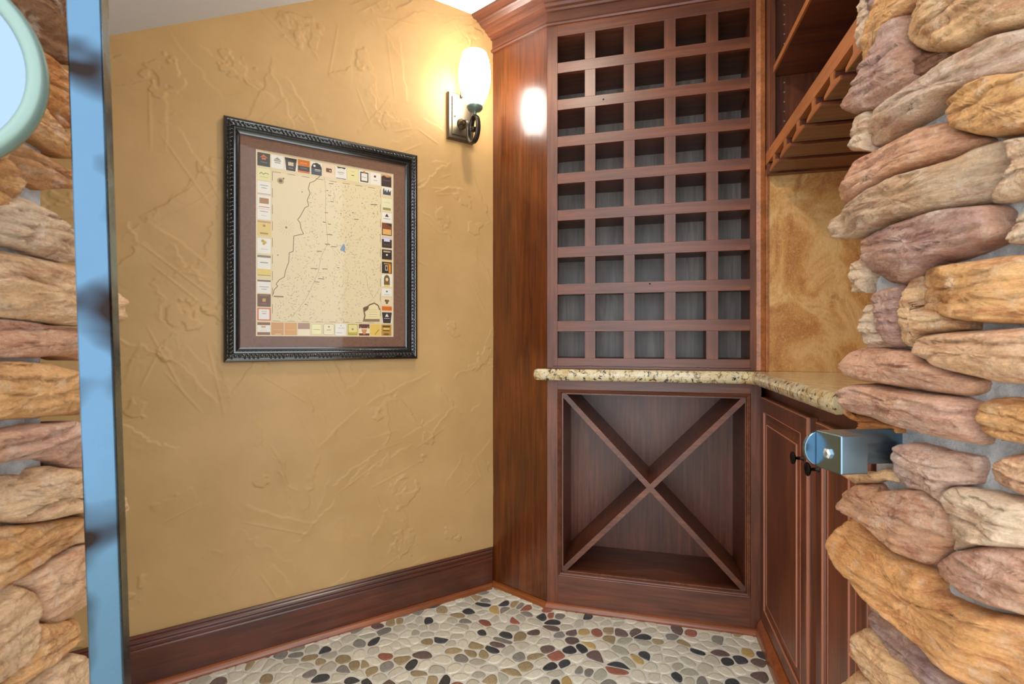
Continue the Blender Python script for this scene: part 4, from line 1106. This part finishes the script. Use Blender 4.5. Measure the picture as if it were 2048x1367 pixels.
coast = [(550, 348), (520, 375), (495, 385), (488, 415), (497, 440), (482, 475), (490, 505), (470, 515), (445, 560), (432, 578), (445, 595), (450, 625), (463, 652), (412, 663), (410, 700), (408, 745), (388, 750), (385, 800), (368, 845), (362, 878), (335, 893), (318, 915), (328, 925), (308, 945), (303, 970)]
mp_.line([fr(*p) for p in coast], .0010, (118, 88, 48), 2)
mp_.poly([fr(550, 348)] + [(.888, .108), (.888, .912), (.112, .912)] + [fr(*p) for p in reversed(coast)], (222, 202, 156), 0.8) if False else None
mp_.line([fr(*p) for p in [(570, 355), (580, 420), (578, 560), (590, 700), (556, 770), (540, 850), (510, 920), (480, 985), (440, 1040), (400, 1090)]], .0006, (176, 158, 124), 1.6)
mp_.line([fr(*p) for p in [(860, 940), (830, 990), (800, 930), (790, 870)]], .0005, (176, 156, 120), 1.6)
mp_.line([fr(*p) for p in [(590, 700), (640, 760), (700, 850), (690, 940), (640, 1030)]], .0004, (190, 172, 134), 1.6)
mp_.poly([fr(*p) for p in [(668, 708), (676, 704), (682, 722), (680, 738), (684, 752), (668, 742), (654, 738), (660, 722)]], (132, 156, 176), 2)
cx_ = [fr(*p) for p in coast]
def coast_x(fy):
    for a, b in zip(cx_[:-1], cx_[1:]):
        if min(a[1], b[1]) <= fy <= max(a[1], b[1]): return a[0] + (b[0] - a[0]) * (fy - a[1]) / ((b[1] - a[1]) or 1e-6)
    return .112
r_ = random.Random(5)
for _ in range(1500):
    fx, fy = r_.uniform(.115, .885), r_.uniform(.112, .91)
    if fx < coast_x(fy) + .012: continue
    if fx > .74 and fy > .80: continue
    if abs(fx - .47) < .06 and r_.random() < .6: continue
    th = 1.9 * math.sin(fx * 11) + 1.5 * math.cos(fy * 13) + r_.gauss(0, .35); L = r_.uniform(.006, .016)
    mx, my = L * math.cos(th), L * math.sin(th) * PWd / PHt
    g = r_.choice([(176, 158, 122), (160, 142, 108), (188, 170, 134)])
    mp_.line([(fx, fy), (fx + mx * .5, fy + my * .5 + r_.uniform(-.002, .002)), (fx + mx, fy + my)], r_.uniform(.0004, .0008), g, 1.4)
for p, w in (((608, 388), 12), ((588, 424), 5), ((600, 450), 7), ((612, 482), 9), ((582, 540), 9), ((572, 590), 7), ((598, 600), 9), ((600, 655), 14), ((588, 705), 14), ((622, 718), 14), ((545, 742), 14), ((518, 833), 18), ((575, 835), 14), ((566, 878), 4), ((555, 886), 16), ((532, 903), 14), ((475, 1020), 7), ((658, 545), 4), ((722, 540), 5), ((770, 490), 4), ((830, 545), 5), ((832, 498), 18), ((645, 828), 6), ((740, 575), 12)):
    a = fr(p[0] - w, p[1]); b = fr(p[0] + w, p[1] + 2); mp_.line([a, b], .0011, r_.choice([(110, 90, 66), (140, 96, 70), (96, 82, 70)]), 2.2)
a = fr(342, 374); mp_.disc(a[0], a[1], .0105, (176, 156, 110), 1.8, 16); mp_.disc(a[0], a[1], .0055, (110, 86, 56), 2.4, 12)
a = fr(358, 362); mp_.disc(a[0], a[1], .003, (130, 104, 70), 2.4)
a = fr(372, 618); mp_.disc(a[0], a[1], .0038, (150, 130, 90), 2.4)
for k in range(16):
    t = 2 * math.pi * k / 16; mp_.line([(a[0] + .010 * math.cos(t) / PWd, a[1] + .010 * math.sin(t) / PHt), (a[0] + .027 * math.cos(t) / PWd, a[1] + .027 * math.sin(t) / PHt)], .0003, (190, 170, 124), 1.6)
for p in ((455, 432), (328, 763)): a = fr(*p); mp_.disc(a[0], a[1], .0026, (170, 150, 110), 2)
a = fr(330, 980); mp_.rect(a[0] - .03, a[0] + .035, a[1] - .003, a[1] + .004, (150, 110, 90), 2)
# cartouche
mp_.poly([fr(*p) for p in [(785, 1105), (790, 1060), (800, 1040), (815, 1025), (838, 1018), (855, 1030), (862, 1060), (862, 1105)]], (232, 216, 166), 2.4)
mp_.line([fr(*p) for p in [(778, 1108), (785, 1080), (780, 1058), (778, 1040), (795, 1035), (812, 1022), (835, 1015), (855, 1028), (862, 1050)]], .0022, (120, 92, 60), 3)
mp_.poly([fr(*p) for p in [(775, 1040), (790, 1032), (806, 1034), (800, 1050), (782, 1060)]], (110, 84, 56), 3.2)
mp_.poly([fr(*p) for p in [(770, 1112), (786, 1098), (862, 1098), (862, 1112)]], (140, 118, 80), 3.2)
for k in range(4):
    a = fr(806, 1050 + k * 12); b = fr(850, 1050 + k * 12); mp_.line([a, b], .0004, (170, 150, 100), 3)
mp_.build('map_drawing')

# ------------------------------------------------------------------ iron gate swung open against the outside wall
GD = Vector((-.910, -.415)); rzG = ang(GD); LEAN = math.radians(1.55)
G0 = Vector((-.412, .500)) - GD * (EYE * math.tan(LEAN))
gate = tag(empty('iron_gate', G0, 0, rzG), 'open steel gate with a flat stile and round medallion before the left stone jamb', 'gate')
gate.rotation_euler = (0, LEAN, rzG)
H = .0138
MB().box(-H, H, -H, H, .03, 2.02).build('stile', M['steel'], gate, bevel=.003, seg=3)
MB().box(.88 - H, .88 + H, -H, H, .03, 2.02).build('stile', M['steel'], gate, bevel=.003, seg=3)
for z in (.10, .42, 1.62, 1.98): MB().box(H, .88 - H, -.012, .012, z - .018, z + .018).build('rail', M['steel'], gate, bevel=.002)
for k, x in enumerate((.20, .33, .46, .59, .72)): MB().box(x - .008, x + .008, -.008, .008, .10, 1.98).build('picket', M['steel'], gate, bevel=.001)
md = MB().lathe([(0, .0), (.088, .0), (.088, .006), (.0, .007)], n=64).build('medallion', M['mirror'], gate, smooth=False)
md.location = (.131, .006, 1.272); md.rotation_euler = (-math.pi / 2, 0, 0)
MB().lathe([(.086, -.006), (.0995, -.006), (.1015, .002), (.1000, .0105), (.0945, .0135), (.088, .0105), (.085, .004), (.086, -.006)], n=96).build('rim', M['steel_rim'], md, smooth=True)
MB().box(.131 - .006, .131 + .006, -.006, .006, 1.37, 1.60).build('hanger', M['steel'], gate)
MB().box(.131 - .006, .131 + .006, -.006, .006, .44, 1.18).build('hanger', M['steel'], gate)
lk = MB().box(.098, .150, -.016, .022, .79, .90).build('lock_case', M['iron'], gate, bevel=.003)
MB().tube(bez([(.125, .022, .851), (.125, .050, .852), (.110, .060, .853), (.080, .060, .850), (.062, .058, .846)]), [.008] * 16 + [.007] * 16 + [.005], 10, flat=.7).build('lever_handle', M['steel_rim'], lk, smooth=True)
MB().tube(bez([(.120, .022, .818), (.120, .045, .817), (.100, .052, .816), (.074, .052, .818)]), .005, 10).build('thumb_turn', M['iron'], lk, smooth=True)

# ------------------------------------------------------------------ gate strike on the right jamb
st = tag(empty('gate_strike', R0, 0, ang(RD)), 'blued steel gate strike with rounded tongue and bolt on the right stone jamb', 'gate latch')
zc, rr = .8545, .0275
tp = [(.02, zc - rr), (.02, zc + rr)]
for k in range(13):
    a = math.pi / 2 + math.pi * k / 12; tp.append((-.130 + rr * math.cos(a), zc + rr * math.sin(a)))
MB().prism_x(tp, .098, .104).build('tongue_plate', M['bracket'], st, bevel=.001)
MB().box(.104, .155, -.139, -.095, zc - .0285, zc + .0285).build('box', M['bracket'], st, bevel=.002, seg=3)
b_ = MB().lathe([(0, 0), (.008, 0), (.008, .003), (.005, .005), (0, .007)], n=6).build('bolt', M['bolt'], st); b_.location = (.130, -.139, zc - .002); b_.rotation_euler = (math.pi / 2, 0, 0)
MB().box(.060, .100, .004, .014, zc - .032, zc + .032).build('wall_plate', M['bracket'], st)
print('objects', len(bpy.data.objects))
